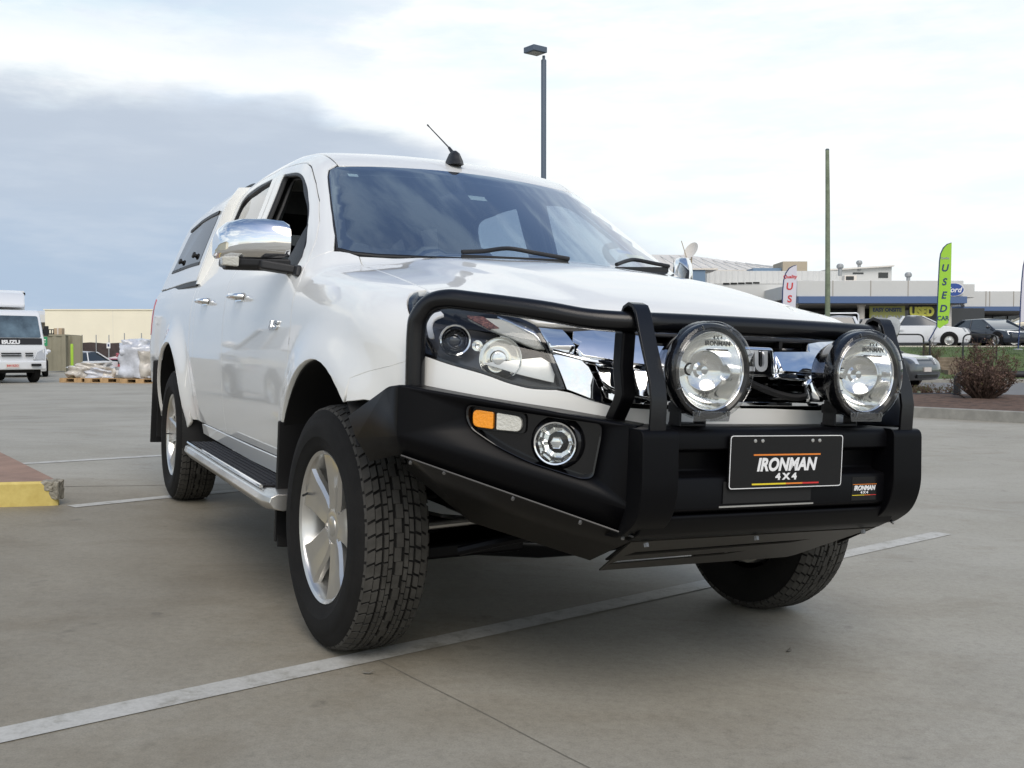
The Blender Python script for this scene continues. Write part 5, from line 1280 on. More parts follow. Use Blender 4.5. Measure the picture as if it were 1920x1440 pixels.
def parked_car(name, label, cat, loc, head, paint, kind='sedan', L=4.6, W=1.78, H=1.45, group=None, plate=True):
    root = thing(name, label, cat, loc, rad(head), group); h = L / 2; cl = .20
    zb = {'sedan': .92, 'hatch': .95, 'suv': 1.05, 'ute': .98}[kind] * H / 1.45; hood = zb - .05
    wf, wr = h - .88, -h + .95; wr_ = .315 if kind != 'suv' else .36
    prof = rounded([(-h, .42), (-h + .03, cl), (h - .08, cl), (h, .38), (h - .03, .62), (h - .16, hood - .10), (h - 1.15, hood + .04), (h - 1.35, zb), (-h + (.9 if kind == 'sedan' else .3), zb + .02), (-h + .10, zb - .02), (-h, .75)], [.08, .05, .08, .1, .08, .10, .2, .1, .1, .08, .1], 4)
    c = np.array((0, .58)); secs = []
    for y, k in ((-1, .90), (-.985, .955), (-.90, .99), (-.6, 1.0), (.6, 1.0), (.90, .99), (.985, .955), (1, .90)):
        secs.append([(c[0] + (p[0] - c[0]) * (1 - (1 - k) * .35), y * W / 2 * (1 - .05 * float(sst(h * .55, h, abs(p[0])))), c[1] + (p[1] - c[1]) * k) for p in prof])
    m = MB(); m.loft(secs); body = m.obj('body', paint, root, smooth=50)
    if kind == 'sedan': b0, b1, r0, r1 = -h + .55, h - 1.05, -h + 1.35, h - 1.95
    elif kind == 'hatch': b0, b1, r0, r1 = -h + .15, h - 1.0, -h + .65, h - 1.85
    elif kind == 'suv': b0, b1, r0, r1 = -h + .12, h - 1.15, -h + .45, h - 2.0
    else: b0, b1, r0, r1 = -.55, h - 1.1, -.25, h - 2.0
    wb, wt = W / 2 * .94, W / 2 * .74; zr = H - .03; zz = zb - .03
    def gp(x0, x1, w0, z0, x2, x3, w1, z1): return [(x0, -w0, z0), (x1, -w0, z0), (x1, w0, z0), (x0, w0, z0), (x2, -w1, z1), (x3, -w1, z1), (x3, w1, z1), (x2, w1, z1)]
    m = MB(); m.hexa(gp(b0 + .05, b1 - .05, wb - .015, zz, r0 + .03, r1 - .03, wt - .015, zr)); m.obj('windows', 'car_glass', root, .03, 2)
    m = MB()
    m.loft([[(r0 - .02, -wt - .0, zr - .06), (r0 + .05, -wt * .9, zr), (r0 + .1, 0, zr + .03), (r0 + .05, wt * .9, zr), (r0 - .02, wt, zr - .06)], [((r0 + r1) / 2, -wt - .02, zr - .05), ((r0 + r1) / 2, -wt * .9, zr + .02), ((r0 + r1) / 2, 0, zr + .05), ((r0 + r1) / 2, wt * .9, zr + .02), ((r0 + r1) / 2, wt + .02, zr - .05)], [(r1 + .04, -wt, zr - .06), (r1 - .02, -wt * .9, zr), (r1 - .06, 0, zr + .03), (r1 - .02, wt * .9, zr), (r1 + .04, wt, zr - .06)]])
    for s in (-1, 1):
        m.bar((b1, s * wb, zz), (r1 + .02, s * wt, zr - .02), .07, .05); m.bar((b0, s * wb, zz), (r0 - .02, s * wt, zr - .02), .16 if kind != 'suv' else .24, .06)
        if kind != 'ute':
            xm = (b0 + b1) / 2 - .1; m.bar((xm, s * (wb + .0), zz), (xm - .05, s * (wt + .005), zr - .02), .06, .04)
    m.obj('roof', paint, root, .015, 2, smooth=60)
    for s in (-1, 1):
        for x in (wf, wr):
            m = MB(); m.lathe([(0, .012), (wr_ + .055, .012), (wr_ + .06, -.10)], (x, s * (W / 2 - .03), wr_ + .02), (0, s, 0), 24, 0, 2 * math.pi); m.obj('wheel_arch', 'dark', root)
            low_wheel(root, x, s * (W / 2 - .07), wr_, wr_, s)
        m = MB(); m.hexa([(h - .22, s * W * .26, hood - .27), (h + .01, s * W * .26, hood - .27), (h - .20, s * W * .485, hood - .24), (h - .42, s * W * .46, hood - .22), (h - .26, s * W * .26, hood - .09), (h - .09, s * W * .26, hood - .10), (h - .30, s * W * .488, hood - .05), (h - .52, s * W * .455, hood - .06)]); m.obj('headlight', 'headlamp', root, .01)
        m = MB(); m.hexa([(-h - .005, s * W * .30, zb - .26), (-h + .22, s * W * .475, zb - .26), (-h + .24, s * W * .455, zb - .26), (-h + .05, s * W * .30, zb - .26), (-h + .0, s * W * .30, zb - .08), (-h + .22, s * W * .468, zb - .08), (-h + .24, s * W * .45, zb - .08), (-h + .06, s * W * .30, zb - .08)]); m.obj('tail_light', 'red_lens', root, .006)
        m = MB(); m.sphere((b1 - .25, s * (wb + .12), zb + .08), .11, 10, 8, (.55, 1, .7)); m.obj('side_mirror', paint, root, smooth=60)
        m = MB(); m.box(wf - .62, wf - .612, min(s * W * .494, s * W * .5005), max(s * W * .494, s * W * .5005), .35, zb - .12); m.obj('door_seam', 'dark', root)
        m = MB(); m.box(-.45, -.25, min(s * W * .495, s * W * .513), max(s * W * .495, s * W * .513), zb - .20, zb - .165); m.obj('door_handle', paint, root)
    m = MB(); m.hexa([(h - .10, -W * .2, .56), (h - .04, -W * .2, .56), (h - .04, W * .2, .56), (h - .10, W * .2, .56), (h - .2, -W * .22, hood - .14), (h - .10, -W * .22, hood - .14), (h - .10, W * .22, hood - .14), (h - .2, W * .22, hood - .14)]); m.box(h - .06, h + .008, -W * .32, W * .32, .26, .36); m.obj('grille', 'gloss_black', root, .01)
    if plate:
        m = MB(); m.box(h - .02, h + .016, -.19, .19, .42, .53); m.box(-h - .016, -h + .03, -.19, .19, .56, .67); m.obj('number_plate', 'tan_plate', root)
    return root
def gl(u, v, y, z=None):
    p = at(u, v, y); return (p.x, p.y, p.z if z is None else z)
ute = parked_car('white_ute', 'sleek white two door ute parked on the upper lot behind the lime flag', 'ute', (17.9, 46.6, 1.12), -22, 'car_white', 'ute', 4.95, 1.87, 1.44)
m = MB(); m.box(-2.35, -.6, -.82, .82, .95, 1.0); m.obj('tonneau_cover', 'black_plastic', ute, .01)
parked_car('dark_wagon', 'dark blue wagon parked close behind the white ute', 'car', (19.7, 52.5, 1.12), -20, 'car_dark', 'suv', 4.7, 1.85, 1.52)
tray = parked_car('tray_ute', 'white tray ute with a pipe ladder rack, left of the white ute', 'ute', (16.4, 52.0, 1.12), 80, 'car_white', 'ute', 4.9, 1.8, 1.62)
m = MB()
for s in (-1, 1):
    m.tube([(-.85, s * .80, .95), (-.85, s * .80, 1.62), (-.85, s * .72, 1.72)], .035, 8); m.bar((-.85, s * .55, 1.72), (-.85, s * .55, 1.92), .05, .05)
m.tube([(-.85, -.72, 1.72), (-.85, .72, 1.72)], .035, 8); m.box(-2.4, -.7, -.88, .88, .90, .98); m.obj('ladder_rack', 'car_white', tray)
parked_car('beige_wagon', 'champagne wagon parked at the right edge behind the shrub', 'car', (24.3, 47.5, 1.12), 172, 'car_beige', 'suv', 4.8, 1.86, 1.62)
parked_car('black_sedan', 'dark sedan nose out in front of the champagne wagon', 'car', (21.2, 46.0, 1.12), -72, 'car_dark', 'sedan', 4.4, 1.78, 1.28)
parked_car('grey_sedan', 'gunmetal grey sedan driving on the road below the grass bank', 'car', (8.9, 27.7, .012), -46, 'car_grey', 'sedan', 4.5, 1.84, 1.46)
parked_car('white_sedan', 'white sedan parked behind the low wrapped pallet load', 'car', (-22.9, 54.0, -.45), -122, 'car_white', 'sedan', 4.6, 1.78, 1.42)
parked_car('red_sedan', 'dark red car half hidden between khaki shed and white sedan', 'car', (-24.6, 56.0, -.45), 250, 'car_red', 'sedan', 4.4, 1.75, 1.38)
parked_car('red_wagon', 'dark red wagon parked behind the tall wrapped pallet load', 'car', (-20.5, 57.5, -.45), -112, 'car_red', 'suv', 4.5, 1.82, 1.62)
parked_car('white_saloon', 'white saloon whose tail shows from behind the box truck', 'car', (-18.9, 40.0, 0), 115, 'car_white', 'sedan', 4.5, 1.72, 1.38)
# ------------------------------------------------------------------ box truck at the left edge
T = thing('box_truck', 'white cab-over box truck at the left edge, facing the camera', 'truck', gl(-9, 720, 31.8, 0), rad(-46))
m = MB(); W = .98
def sec(x, z0, z1, w): return x, z0, z1, w
pr = rounded([(1.42, .62), (1.46, .95), (1.40, 1.34), (1.08, 2.08), (.90, 2.20), (-.25, 2.24), (-.30, .62)], [.04, .08, .05, .10, .08, .06, .03], 4)
m.loft([[(x - (abs(k) > .99) * .05, k * W, z if abs(k) < .99 else 1.4 + (z - 1.4) * .97) for x, z in pr] for k in (-1, -.965, -.8, .8, .965, 1)]); m.obj('cab', 'car_white', T, smooth=40)
def fr(y, z, o=.012):
    x = 1.46 - (.06 * (z - .95) / .39 if z < 1.34 else .06 + .32 * (z - 1.34) / .74); return (x + o, y, z)
def frq(name, y0, y1, z0, z1, mat, o=.012, r=.03, par=T):
    m = MB(); pts = rounded([(y0, z0), (y1, z0), (y1, z1), (y0, z1)], r, 3); m.prism([fr(y, z, o) for y, z in pts], (-.03, 0, 0)); return m.obj(name, mat, par)
frq('windscreen', -.88, .88, 1.36, 2.02, 'truck_glass', .012, .06)
bp_ = frq('front_panel', -.90, .90, 1.15, 1.345, 'black_plastic', .014, .02)
lettering('lettering', 'ISUZU', .15, fr(0, 1.22, .02), (0, 1, 0), (-.14, 0, 1), 'white_print', T, bold=.008, width=1.25)
for z in (.80, .87):
    for y0, y1 in ((-.62, -.40), (-.28, .28), (.40, .62)):
        frq('grille_slot', y0, y1, z, z + .035, 'dark', .008, .01)
m = MB(); m.box(1.30, 1.56, -.98, .98, .40, .66); bm_ = m.obj('front_bumper', 'car_white', T, .04, 3)
frq('bumper_vent', .52, .80, .50, .58, 'dark', .11, .02, bm_); frq('bumper_vent', -.80, -.52, .50, .58, 'dark', .11, .02, bm_)
m = MB(); m.box(1.555, 1.575, -.19, .19, .46, .58); np_ = m.obj('number_plate', 'tan_plate', T)
lettering('lettering', '844 RZO', .085, (1.578, 0, .52), (0, 1, 0), (0, 0, 1), 'red_print', np_, bold=.002)
for s in (-1, 1):
    m = MB(); m.hexa([(1.38, s * .62, .70), (1.495, s * .62, .70), (1.45, s * .985, .70), (1.30, s * .985, .70), (1.38, s * .72, .93), (1.49, s * .72, .93), (1.44, s * .992, 1.05), (1.30, s * .992, 1.05)]); m.obj('headlight', 'headlamp', T, .02)
    m = MB(); m.bar((1.15, s * .98, 1.5), (1.28, s * 1.06, 1.55), .03, .03); m.box(1.24, 1.30, s * 1.08 - .07, s * 1.08 + .07, 1.42, 1.72); m.obj('side_mirror', 'black_plastic', T, .02)
    low_wheel(T, .95, s * .80, .38, .38, s); low_wheel(T, -2.1, s * .80, .38, .38, s)
    m = MB(); m.hexa([(.25, s * .975, 1.35), (1.15, s * .975, 1.35), (1.15, s * .99, 1.35), (.25, s * .99, 1.35), (.25, s * .965, 1.98), (.92, s * .965, 1.98), (.92, s * .98, 1.98), (.25, s * .98, 1.98)]); m.obj('side_window', 'car_glass', T)
m = MB(); m.box(-.2, 1.3, -.80, .80, .30, .62); m.box(-4.6, -.2, -.45, .45, .45, .70); m.obj('chassis', 'dark', T)
m = MB(); m.box(-4.8, -.42, -1.05, 1.05, .78, 2.86); bx = m.obj('cargo_box', 'car_white', T, .03, 2)
m = MB(); m.box(-.44, -.40, -1.06, -1.0, 2.72, 2.80); m.box(-.44, -.40, 1.0, 1.06, 2.72, 2.80); m.obj('marker_light', 'dark', bx)
m = MB(); m.loft([[(-.42, y, 2.84), (.05, y * .9, 2.74), (.38, y * .8, 2.40), (.36, y * .8, 2.30), (-.42, y, 2.30)] for y in (-.98, .98)]); m.obj('wind_deflector', 'car_white', T, .05, 3)
# ------------------------------------------------------------------ left background
wh = thing('cream_warehouse', 'long plain cream warehouse wall behind the brown fence', 'warehouse', (-20, 78, -.45))
m = MB(); m.box(-15.1, 30, 0, 14, 0, 4.52); m.obj('wall', 'cream', wh)
m = MB(); m.box(-15.2, 30.1, -.06, 14.1, 4.52, 4.60); m.obj('roof_capping', 'cream', wh)
m = MB()
for k in range(9): m.box(-10 + 4.6 * k, -9.99 + 4.6 * k, -.008, .01, 0, 4.5)
m.obj('panel_joints', 'greywall', wh)
gs = thing('grey_shed', 'low grey shed with dark open front left of the cream warehouse', 'shed', (-38.6, 84, -.45))
m = MB(); m.box(-6, 3.3, .4, 10, 0, 4.35); m.obj('wall', 'soffit', gs)
m = MB(); m.hexa([(-6, -1, 3.75), (3.3, -1, 3.75), (3.3, 10, 4.5), (-6, 10, 4.5), (-6, -1, 4.25), (3.3, -1, 4.4), (3.3, 10, 5.1), (-6, 10, 5.1)]); m.obj('roof', 'greywall', gs)
m = MB(); m.box(.2, 2.6, .33, .39, 0, 3.2); m.obj('opening', 'dark', gs)
fe = thing('mesh_fence', 'dark brown shade cloth fence on thin posts before the warehouse', 'fence', (-20, 71, -.45))
m = MB(); L = []
for i in range(41):
    x = -12 + 1.05 * i; zt = 2.02 + .30 * i / 40 * 1.2 - .10 * math.sin(i * 1.1) ** 2; L += [(x, .03 * math.sin(i), .02), (x, .03 * math.sin(i), zt)]
m.add(L, [(2 * i, 2 * i + 2, 2 * i + 3, 2 * i + 1) for i in range(40)]); o = m.obj('shade_cloth', 'fence', fe, smooth=0); sl = o.modifiers.new('thick', 'SOLIDIFY'); sl.thickness = .01
for i, u in enumerate((155, 181, 205, 234, 266, 298)):
    m = MB(); x = at(u, 640, 71).x + 20; m.cyl((x, -.06, 0), (x, -.06, 2.55 + .12 * (i > 2)), .035, 8); m.obj('post', 'galv', fe)
sh = thing('khaki_enclosure', 'khaki corrugated steel enclosure beside the lime bollard', 'enclosure', (*gl(120, 697, 48, 0)[:2], 0), rad(7))
def corr(m, x0, x1, y, z0, z1, ax):
    n = int((x1 - x0) / .10); P = []
    for i in range(n + 1):
        x = x0 + (x1 - x0) * i / n; d = .022 if i % 4 in (0, 1) else -.022
        q = (x, y + d) if ax == 'x' else (y + d, x)
        P += [(q[0], q[1], z0), (q[0], q[1], z1)]
    m.add(P, [(2 * i, 2 * i + 2, 2 * i + 3, 2 * i + 1) for i in range(n)])
m = MB(); corr(m, -1.05, .05, 0, .05, 1.68, 'x'); corr(m, 0, 2.2, .05, .05, 1.68, 'y'); corr(m, -1.05, .05, 2.2, .05, 1.68, 'x'); o = m.obj('wall_sheet', 'khaki', sh, smooth=0); sl = o.modifiers.new('t', 'SOLIDIFY'); sl.thickness = .01
m = MB(); m.box(-1.1, .1, -.04, .04, 1.66, 1.74); m.box(.02, .09, 0, 2.25, 1.66, 1.74); m.box(.04, .10, -.05, .05, 0, 1.74); m.box(-1.1, -1.03, -.05, .05, 0, 1.74); m.obj('frame', 'khaki', sh)
m = MB(); corr(m, .08, .75, .35, .05, 1.70, 'x'); o = m.obj('side_sheet', 'khaki', sh, smooth=0); sl = o.modifiers.new('t', 'SOLIDIFY'); sl.thickness = .012
p = gl(111, 630, 48.5); b = thing('cardboard_box', 'cardboard carton standing on the khaki enclosure', 'carton', (p[0], p[1], 1.74))
m = MB(); m.box(-.19, .19, -.15, .15, 0, .30); m.obj('carton', 'card', b, .006); m = MB(); m.box(-.03, .03, -.152, .152, .005, .302); m.obj('tape', 'tan_plate', b)
p = gl(94, 630, 48.5); b = thing('wire_crate', 'black open crate beside the carton on the enclosure', 'crate', (p[0], p[1], 1.74))
m = MB()
for z in (.03, .22): m.box(-.24, .24, -.15, -.13, z, z + .03); m.box(-.24, .24, .13, .15, z, z + .03)
for x in (-.23, 0, .23): m.box(x - .02, x + .02, -.15, -.13, 0, .25); m.box(x - .02, x + .02, .13, .15, 0, .25)
m.box(-.24, .24, -.14, .14, 0, .02); m.obj('crate_frame', 'black_plastic', b)
p = gl(81, 642, 47.0); sg = thing('green_sign', 'small green and white notice beside the box truck cab', 'sign', (p[0], p[1], 0))
m = MB(); m.box(-.19, .19, -.01, .01, 1.20, 1.62); m.obj('board', 'sign_green', sg); m = MB(); m.box(-.12, .12, -.016, -.010, 1.36, 1.39); m.box(-.12, .12, -.016, -.010, 1.46, 1.51); m.obj('white_lines', 'white_print', sg); m = MB(); m.cyl((0, .02, 0), (0, .02, 1.62), .025, 8); m.obj('post', 'galv', sg)
p = gl(135.5, 708, 38.0); bo = thing('lime_bollard', 'thin lime green bollard before the khaki enclosure', 'bollard', (p[0], p[1], 0))
m = MB(); m.lathe([(0, 1.23), (.04, 1.225), (.052, 1.20), (.052, 0)], n=16); m.obj('post', 'lime', bo); m = MB(); m.lathe([(.10, 0), (.10, .02), (.05, .03)], n=16); m.obj('base_flange', 'lime', bo)
p = gl(204, 690, 62.0); sg = thing('white_sign', 'small white parking sign on a thin post before the brown fence', 'sign', (p[0], p[1], -.45))
m = MB(); m.cyl((0, .02, 0), (0, .02, 1.9), .03, 8); m.obj('post', 'galv', sg); m = MB(); m.box(-.11, .11, -.012, .0, 1.60, 1.95); m.obj('board', 'white_print', sg); m = MB(); m.box(-.05, .05, -.018, -.012, 1.70, 1.85); m.obj('symbol', 'navy', sg)
def pallet(x, y, rz, label):
    t = thing('timber_pallet', label, 'pallet', (x, y, 0), rad(rz), 'pallets on the concrete')
    m = MB()
    for k in range(7): m.box(-.58, .58, -.50 + .155 * k, -.40 + .155 * k, .115, .137)
    m.obj('deck', 'pallet', t)
    for k in (-1, 0, 1):
        m = MB(); m.box(-.58, -.36, k * .46 - .05, k * .46 + .05, .02, .115); m.box(-.12, .12, k * .46 - .05, k * .46 + .05, .02, .115); m.box(.36, .58, k * .46 - .05, k * .46 + .05, .02, .115); m.box(-.58, .58, k * .46 - .05, k * .46 + .05, 0, .02); m.obj('bearer', 'pallet', t)
    return t
pa, pb, pc = gl(161, 716, 32.0, 0), gl(212, 718, 31.7, 0), gl(266, 720, 31.2, 0)
pallet(pa[0], pa[1], -4, 'pallet at the left end under sagging wrapped sacks'); pallet(pb[0] - .1, pb[1], 3, 'pallet in the middle with a grey drum on its right end'); pallet(pc[0] + .1, pc[1], 2, 'pallet under the tall stretch wrapped load')
w = thing('wrapped_sacks', 'low heap of plastic wrapped pale sacks on the left pallet', 'wrapped load', (pa[0] + .2, pa[1], .137))
for i, (x, z, sx, sz) in enumerate(((-.30, .17, .38, .17), (.38, .15, .40, .15), (.05, .36, .42, .11))):
    m = MB(); lump(m, (x, 0, z), (sx, .42, sz), 20 + i, .16); m.obj('sack', 'wrap2' if i != 1 else 'wrap', w, smooth=60)
m = MB(); lump(m, (.75, -.05, .16), (.26, .36, .15), 31, .18); m.obj('sack', 'wrap2', w, smooth=60)
d = thing('grey_drum', 'short grey drum with white label between the pallet loads', 'drum', (pb[0] + .25, pb[1], .137))
m = MB(); m.lathe([(0, .34), (.17, .34), (.18, .32), (.18, .02), (.17, 0), (0, 0)], n=20); m.obj('drum_body', 'galv', d); m = MB(); m.lathe([(.182, .10), (.182, .24)], n=20, a0=-.6, a1=.6); m.obj('drum_label', 'white_print', d)
w = thing('wrapped_load', 'tall stretch wrapped plastic load on the right pallet', 'wrapped load', (pc[0] + .05, pc[1], .137))
m = MB(); lump(m, (-.12, 0, .52), (.50, .46, .52), 5, .12); lump(m, (-.10, 0, .92), (.42, .42, .24), 6, .16); m.obj('wrapped_bags', 'wrap', w, smooth=60)
m = MB(); lump(m, (.42, -.15, .40), (.34, .38, .40), 9, .2); m.obj('wrapped_tiles', 'wrap2', w, smooth=60)
# ------------------------------------------------------------------ buildings and cars out of frame on the left, seen only in the paintwork
wh2 = thing('side_warehouse', 'cream warehouse with roller doors beyond the left edge', 'warehouse', (-37, 24, 0), rad(115.5))
m = MB(); m.box(-26, 24, 0, 12, 0, 5.2); m.obj('wall', 'cream', wh2)
for x in (-14, -6, 2, 10):
    m = MB(); m.box(x, x + 4.2, -.04, .02, 0, 3.6); m.obj('roller_door', 'greywall', wh2)
m = MB(); m.box(-26.2, 24.2, -.6, 12.2, 5.2, 5.5); m.obj('roof', 'roofmetal', wh2)
parked_car('white_wagon', 'white wagon parked beyond the left edge, mirrored in the doors', 'car', (*cw((-11.6, -4.0, 0))[:2], 0), math.degrees(math.atan2(CR[1, 0], CR[0, 0])) + 180, 'car_white', 'suv', 4.7, 1.85, 1.65)
parked_car('red_hatchback', 'red hatchback parked beyond the left edge, mirrored in the doors', 'car', (*cw((-18.5, -5.6, 0))[:2], 0), math.degrees(math.atan2(CR[1, 0], CR[0, 0])), 'car_red', 'hatch', 4.1, 1.75, 1.45)
# ------------------------------------------------------------------ poles
lp = thing('lamp_post', 'tall slate grey lamp post with a square head behind the pickup', 'lamp post', (at(1019.3, 300, 36).x, 36, 0))
m = MB(); m.lathe([(.09, 0), (.092, 10.95), (.086, 10.98), (0, 10.98)], n=16); m.cyl((0, 0, 10.98), (0, 0, 11.12), .05, 12); m.obj('pole', 'lamp_grey', lp)
m = MB(); m.lathe([(.16, 0), (.16, .03), (.10, .05)], n=16); m.obj('base_plate', 'lamp_grey', lp)
hd = MB(); c = np.array((-.29, -.1, 11.28)); a = rad(38); ax, ay = np.array((math.cos(a), math.sin(a), 0)), np.array((-math.sin(a), math.cos(a), 0))
hd.obox(c, ax, ay, np.array((0, 0, 1.)), .60, .56, .20); h_ = hd.obj('lamp_head', 'lamp_grey', lp, .02)
m = MB(); m.obox(c - (0, 0, .105), ax, ay, np.array((0, 0, 1.)), .44, .40, .012); m.obj('diffuser', 'galv', h_)
up = thing('utility_pole', 'weathered greenish timber pole behind the right side of the bonnet', 'pole', (at(1552.5, 560, 39.5).x, 39.5, bank_z(39.5) - .2))
m = MB(); n_ = 14; m.tube([(0, 0, 0), (-.02, 0, 3), (-.05, 0, 6), (-.08, 0, 7.78)], [.105, .095, .085, .072], 12); m.obj('pole', 'pole_green', up, smooth=60)
m = MB(); m.lathe([(.075, 7.74), (.078, 7.76), (.05, 7.80), (0, 7.81)], (-.08, 0, 0), n=12); m.obj('pole_cap', 'lamp_grey', up)
# ------------------------------------------------------------------ feather flags
def feather(name, label, u0, base_uv, y, outline, cloth, edge, texts, group):
    """outline: photo pixels of the cloth, clockwise from the foot of the mast edge"""
    P = [at(u, v, y) for u, v in outline]; o = P[0]
    t = thing(name, label, 'flag', (o.x, y, 0), 0, group)
    m = MB(); q = [(p.x - o.x, .05 * math.sin(2.2 * (p.z - o.z)) , p.z) for p in P]
    n = len(q); m.prism([(x, 0, z) for x, yy, z in q], (0, .012, 0)); c = m.obj('cloth', cloth, t, smooth=0)
    b = at(*base_uv, y); mast = [p for p in q[:edge + 1]]
    m = MB(); m.tube([(b.x - o.x, 0.006, b.z)] + [(x - .008, .006, z) for x, yy, z in mast], [.028] + [.022] * (len(mast) - 2) + [.016, .010], 8); m.obj('mast', 'navy', t, smooth=60)
    m = MB(); m.lathe([(.16, 0), (.16, .03), (.04, .05)], (b.x - o.x, .006, b.z - .04), n=12); m.obj('ground_spike', 'galv', t)
    for txt, u, v, size, mat, sh in texts:
        p = at(u, v, y); lettering('lettering', txt, size, (p.x - o.x, -.006, p.z), (1, 0, 0), (0, 0, 1), mat, c, bold=size * .025, shear=sh, ext=.002)
    return t
feather('lime_flag', 'tall lime green feather flag lettered USED before the showroom', 0, (1741, 640), 38.0,
        [(1757, 612), (1758, 580), (1760, 530), (1762, 490), (1764, 476), (1769, 465), (1776, 458), (1784.5, 455), (1784, 480), (1783, 530), (1781, 580), (1778, 606), (1770, 610), (1762, 616)],
        'lime_cloth', 7, [('U', 1771, 503, .36, 'navy', .2), ('S', 1770, 529, .36, 'navy', .2), ('E', 1769, 554, .36, 'navy', .2), ('D', 1768, 579, .36, 'navy', .2), ('CAR', 1768, 597, .22, 'navy', 0), ('Quality', 1772, 484, .11, 'galv', 0)], 'feather flags along the lot')
feather('white_flag', 'white feather flag with red letters rising behind the bonnet', 0, (1468, 640), 38.0,
        [(1467, 612), (1467, 580), (1468, 545), (1470, 525), (1474, 512), (1480, 503), (1487, 499), (1494, 497), (1494, 530), (1492, 570), (1490, 606)],
        'white_cloth', 7, [('Quality', 1481, 519, .17, 'red_print', .15), ('U', 1480, 537.5, .36, 'red_print', .1), ('S', 1480, 561, .36, 'red_print', .1), ('E', 1479, 585, .36, 'red_print', .1)], 'feather flags along the lot')
feather('violet_flag', 'pale feather flag cut off by the right edge', 0, (1909, 654), 38.0,
        [(1913, 604), (1914, 570), (1916, 530), (1919, 500), (1924, 478), (1932, 466), (1942, 460), (1942, 530), (1938, 600)],
        'white_cloth', 6, [('U', 1930, 500, .36, 'navy', .1), ('S', 1928, 540, .36, 'navy', .1)], 'feather flags along the lot')
# ------------------------------------------------------------------ dealership
D = thing('car_showroom', 'low grey showroom with blue band, white columns and sale signs', 'showroom', (22, 62, 1.12))
def fx(u, y): return at(u, 600, y).x - 22
def fz(v, y): return at(960, v, y).z - 1.12
x0, x1 = fx(1494, 62), fx(1806, 62)
m = MB(); m.box(x0, x1, 0, 1.2, fz(556, 62), fz(526, 62)); m.box(x0, x1 + 1.2, 1.2, 14, fz(556, 62), fz(530, 62)); fa = m.obj('fascia', 'fascia', D, .03)
m = MB()
for u in (1561, 1632, 1702, 1760): x = fx(u, 62); m.box(x - .025, x + .025, -.012, .02, fz(556, 62), fz(526, 62))
m.obj('panel_joints', 'soffit', fa)
m = MB(); m.box(x0 + .05, x1 + .15, -.18, 1.2, fz(569, 62), fz(556, 62)); m.obj('blue_band', 'blue_band', D, .02)
m = MB(); m.box(x0, x1, 0, 9, fz(570.5, 62), fz(569, 62)); m.obj('soffit', 'soffit', D)
m = MB(); m.box(x0, x1 + 4, 6.0, 6.3, 0, fz(570, 62)); m.obj('shop_wall', 'shopglass', D)
for u in (1497, 1624, 1789): 
    m = MB(); m.lathe([(.21, 0), (.21, fz(569, 62))], (fx(u, 62), .9, 0), n=20); m.lathe([(.21, fz(574, 62)), (.26, fz(573, 62)), (.26, fz(569, 62))], (fx(u, 62), .9, 0), n=20); m.obj('column', 'column', D)
for u, w in ((1546, .2), (1702, .3)):
    m = MB(); x = fx(u, 62); m.box(x - w / 2, x + w / 2, 5.75, 6.05, 0, fz(569, 62)); m.obj('mullion', 'column', D)
# east wing, further back
y2 = 13.0; Y2 = 62 + y2; xa, xb = fx(1806, Y2) , fx(1990, Y2)
m = MB(); m.box(xa, xb, y2, y2 + 9, fz(575, Y2), fz(546, Y2)); m.hexa([(x1, .2, fz(556, 62)), (xa + .1, y2 - .0, fz(575, Y2)), (xa + .1, y2 + .6, fz(575, Y2)), (x1, .8, fz(556, 62)), (x1, .2, fz(530, 62)), (xa + .1, y2 - .0, fz(545, Y2)), (xa + .1, y2 + .6, fz(545, Y2)), (x1, .8, fz(530, 62))]); fw2 = m.obj('wing_fascia', 'fascia', D, .02)
m = MB()
for u in (1848, 1855, 1900): x = fx(u, Y2); m.box(x - .03, x + .03, y2 - .015, y2 + .02, fz(575, Y2), fz(546, Y2))
m.obj('panel_joints', 'soffit', fw2)
m = MB(); m.box(xa - 1.2, xb, y2 - .2, y2 + 1, fz(583, Y2), fz(575, Y2)); m.obj('blue_band', 'blue_band', D)
m = MB(); m.box(xa - 1.2, xb, y2 + .1, y2 + 8, fz(585, Y2), fz(583, Y2)); m.obj('soffit', 'soffit', D)
m = MB(); m.box(xa - 5, xb, y2 + 6, y2 + 6.3, 0, fz(584, Y2)); m.obj('shop_wall', 'shopglass', D)
m = MB()
for u0, u1 in ((1862, 1884), (1890, 1905)): m.box(fx(u0, Y2 + 5.9), fx(u1, Y2 + 5.9), y2 + 5.88, y2 + 5.98, .9, 2.6)
m.obj('shop_window', 'tint_glass', D)
for u, r in ((1836.5, .22), (1828, .09)):
    m = MB(); m.lathe([(r, 0), (r, fz(583, Y2))], (fx(u, Y2), y2 + .5, 0), n=18); m.obj('column', 'column', D)
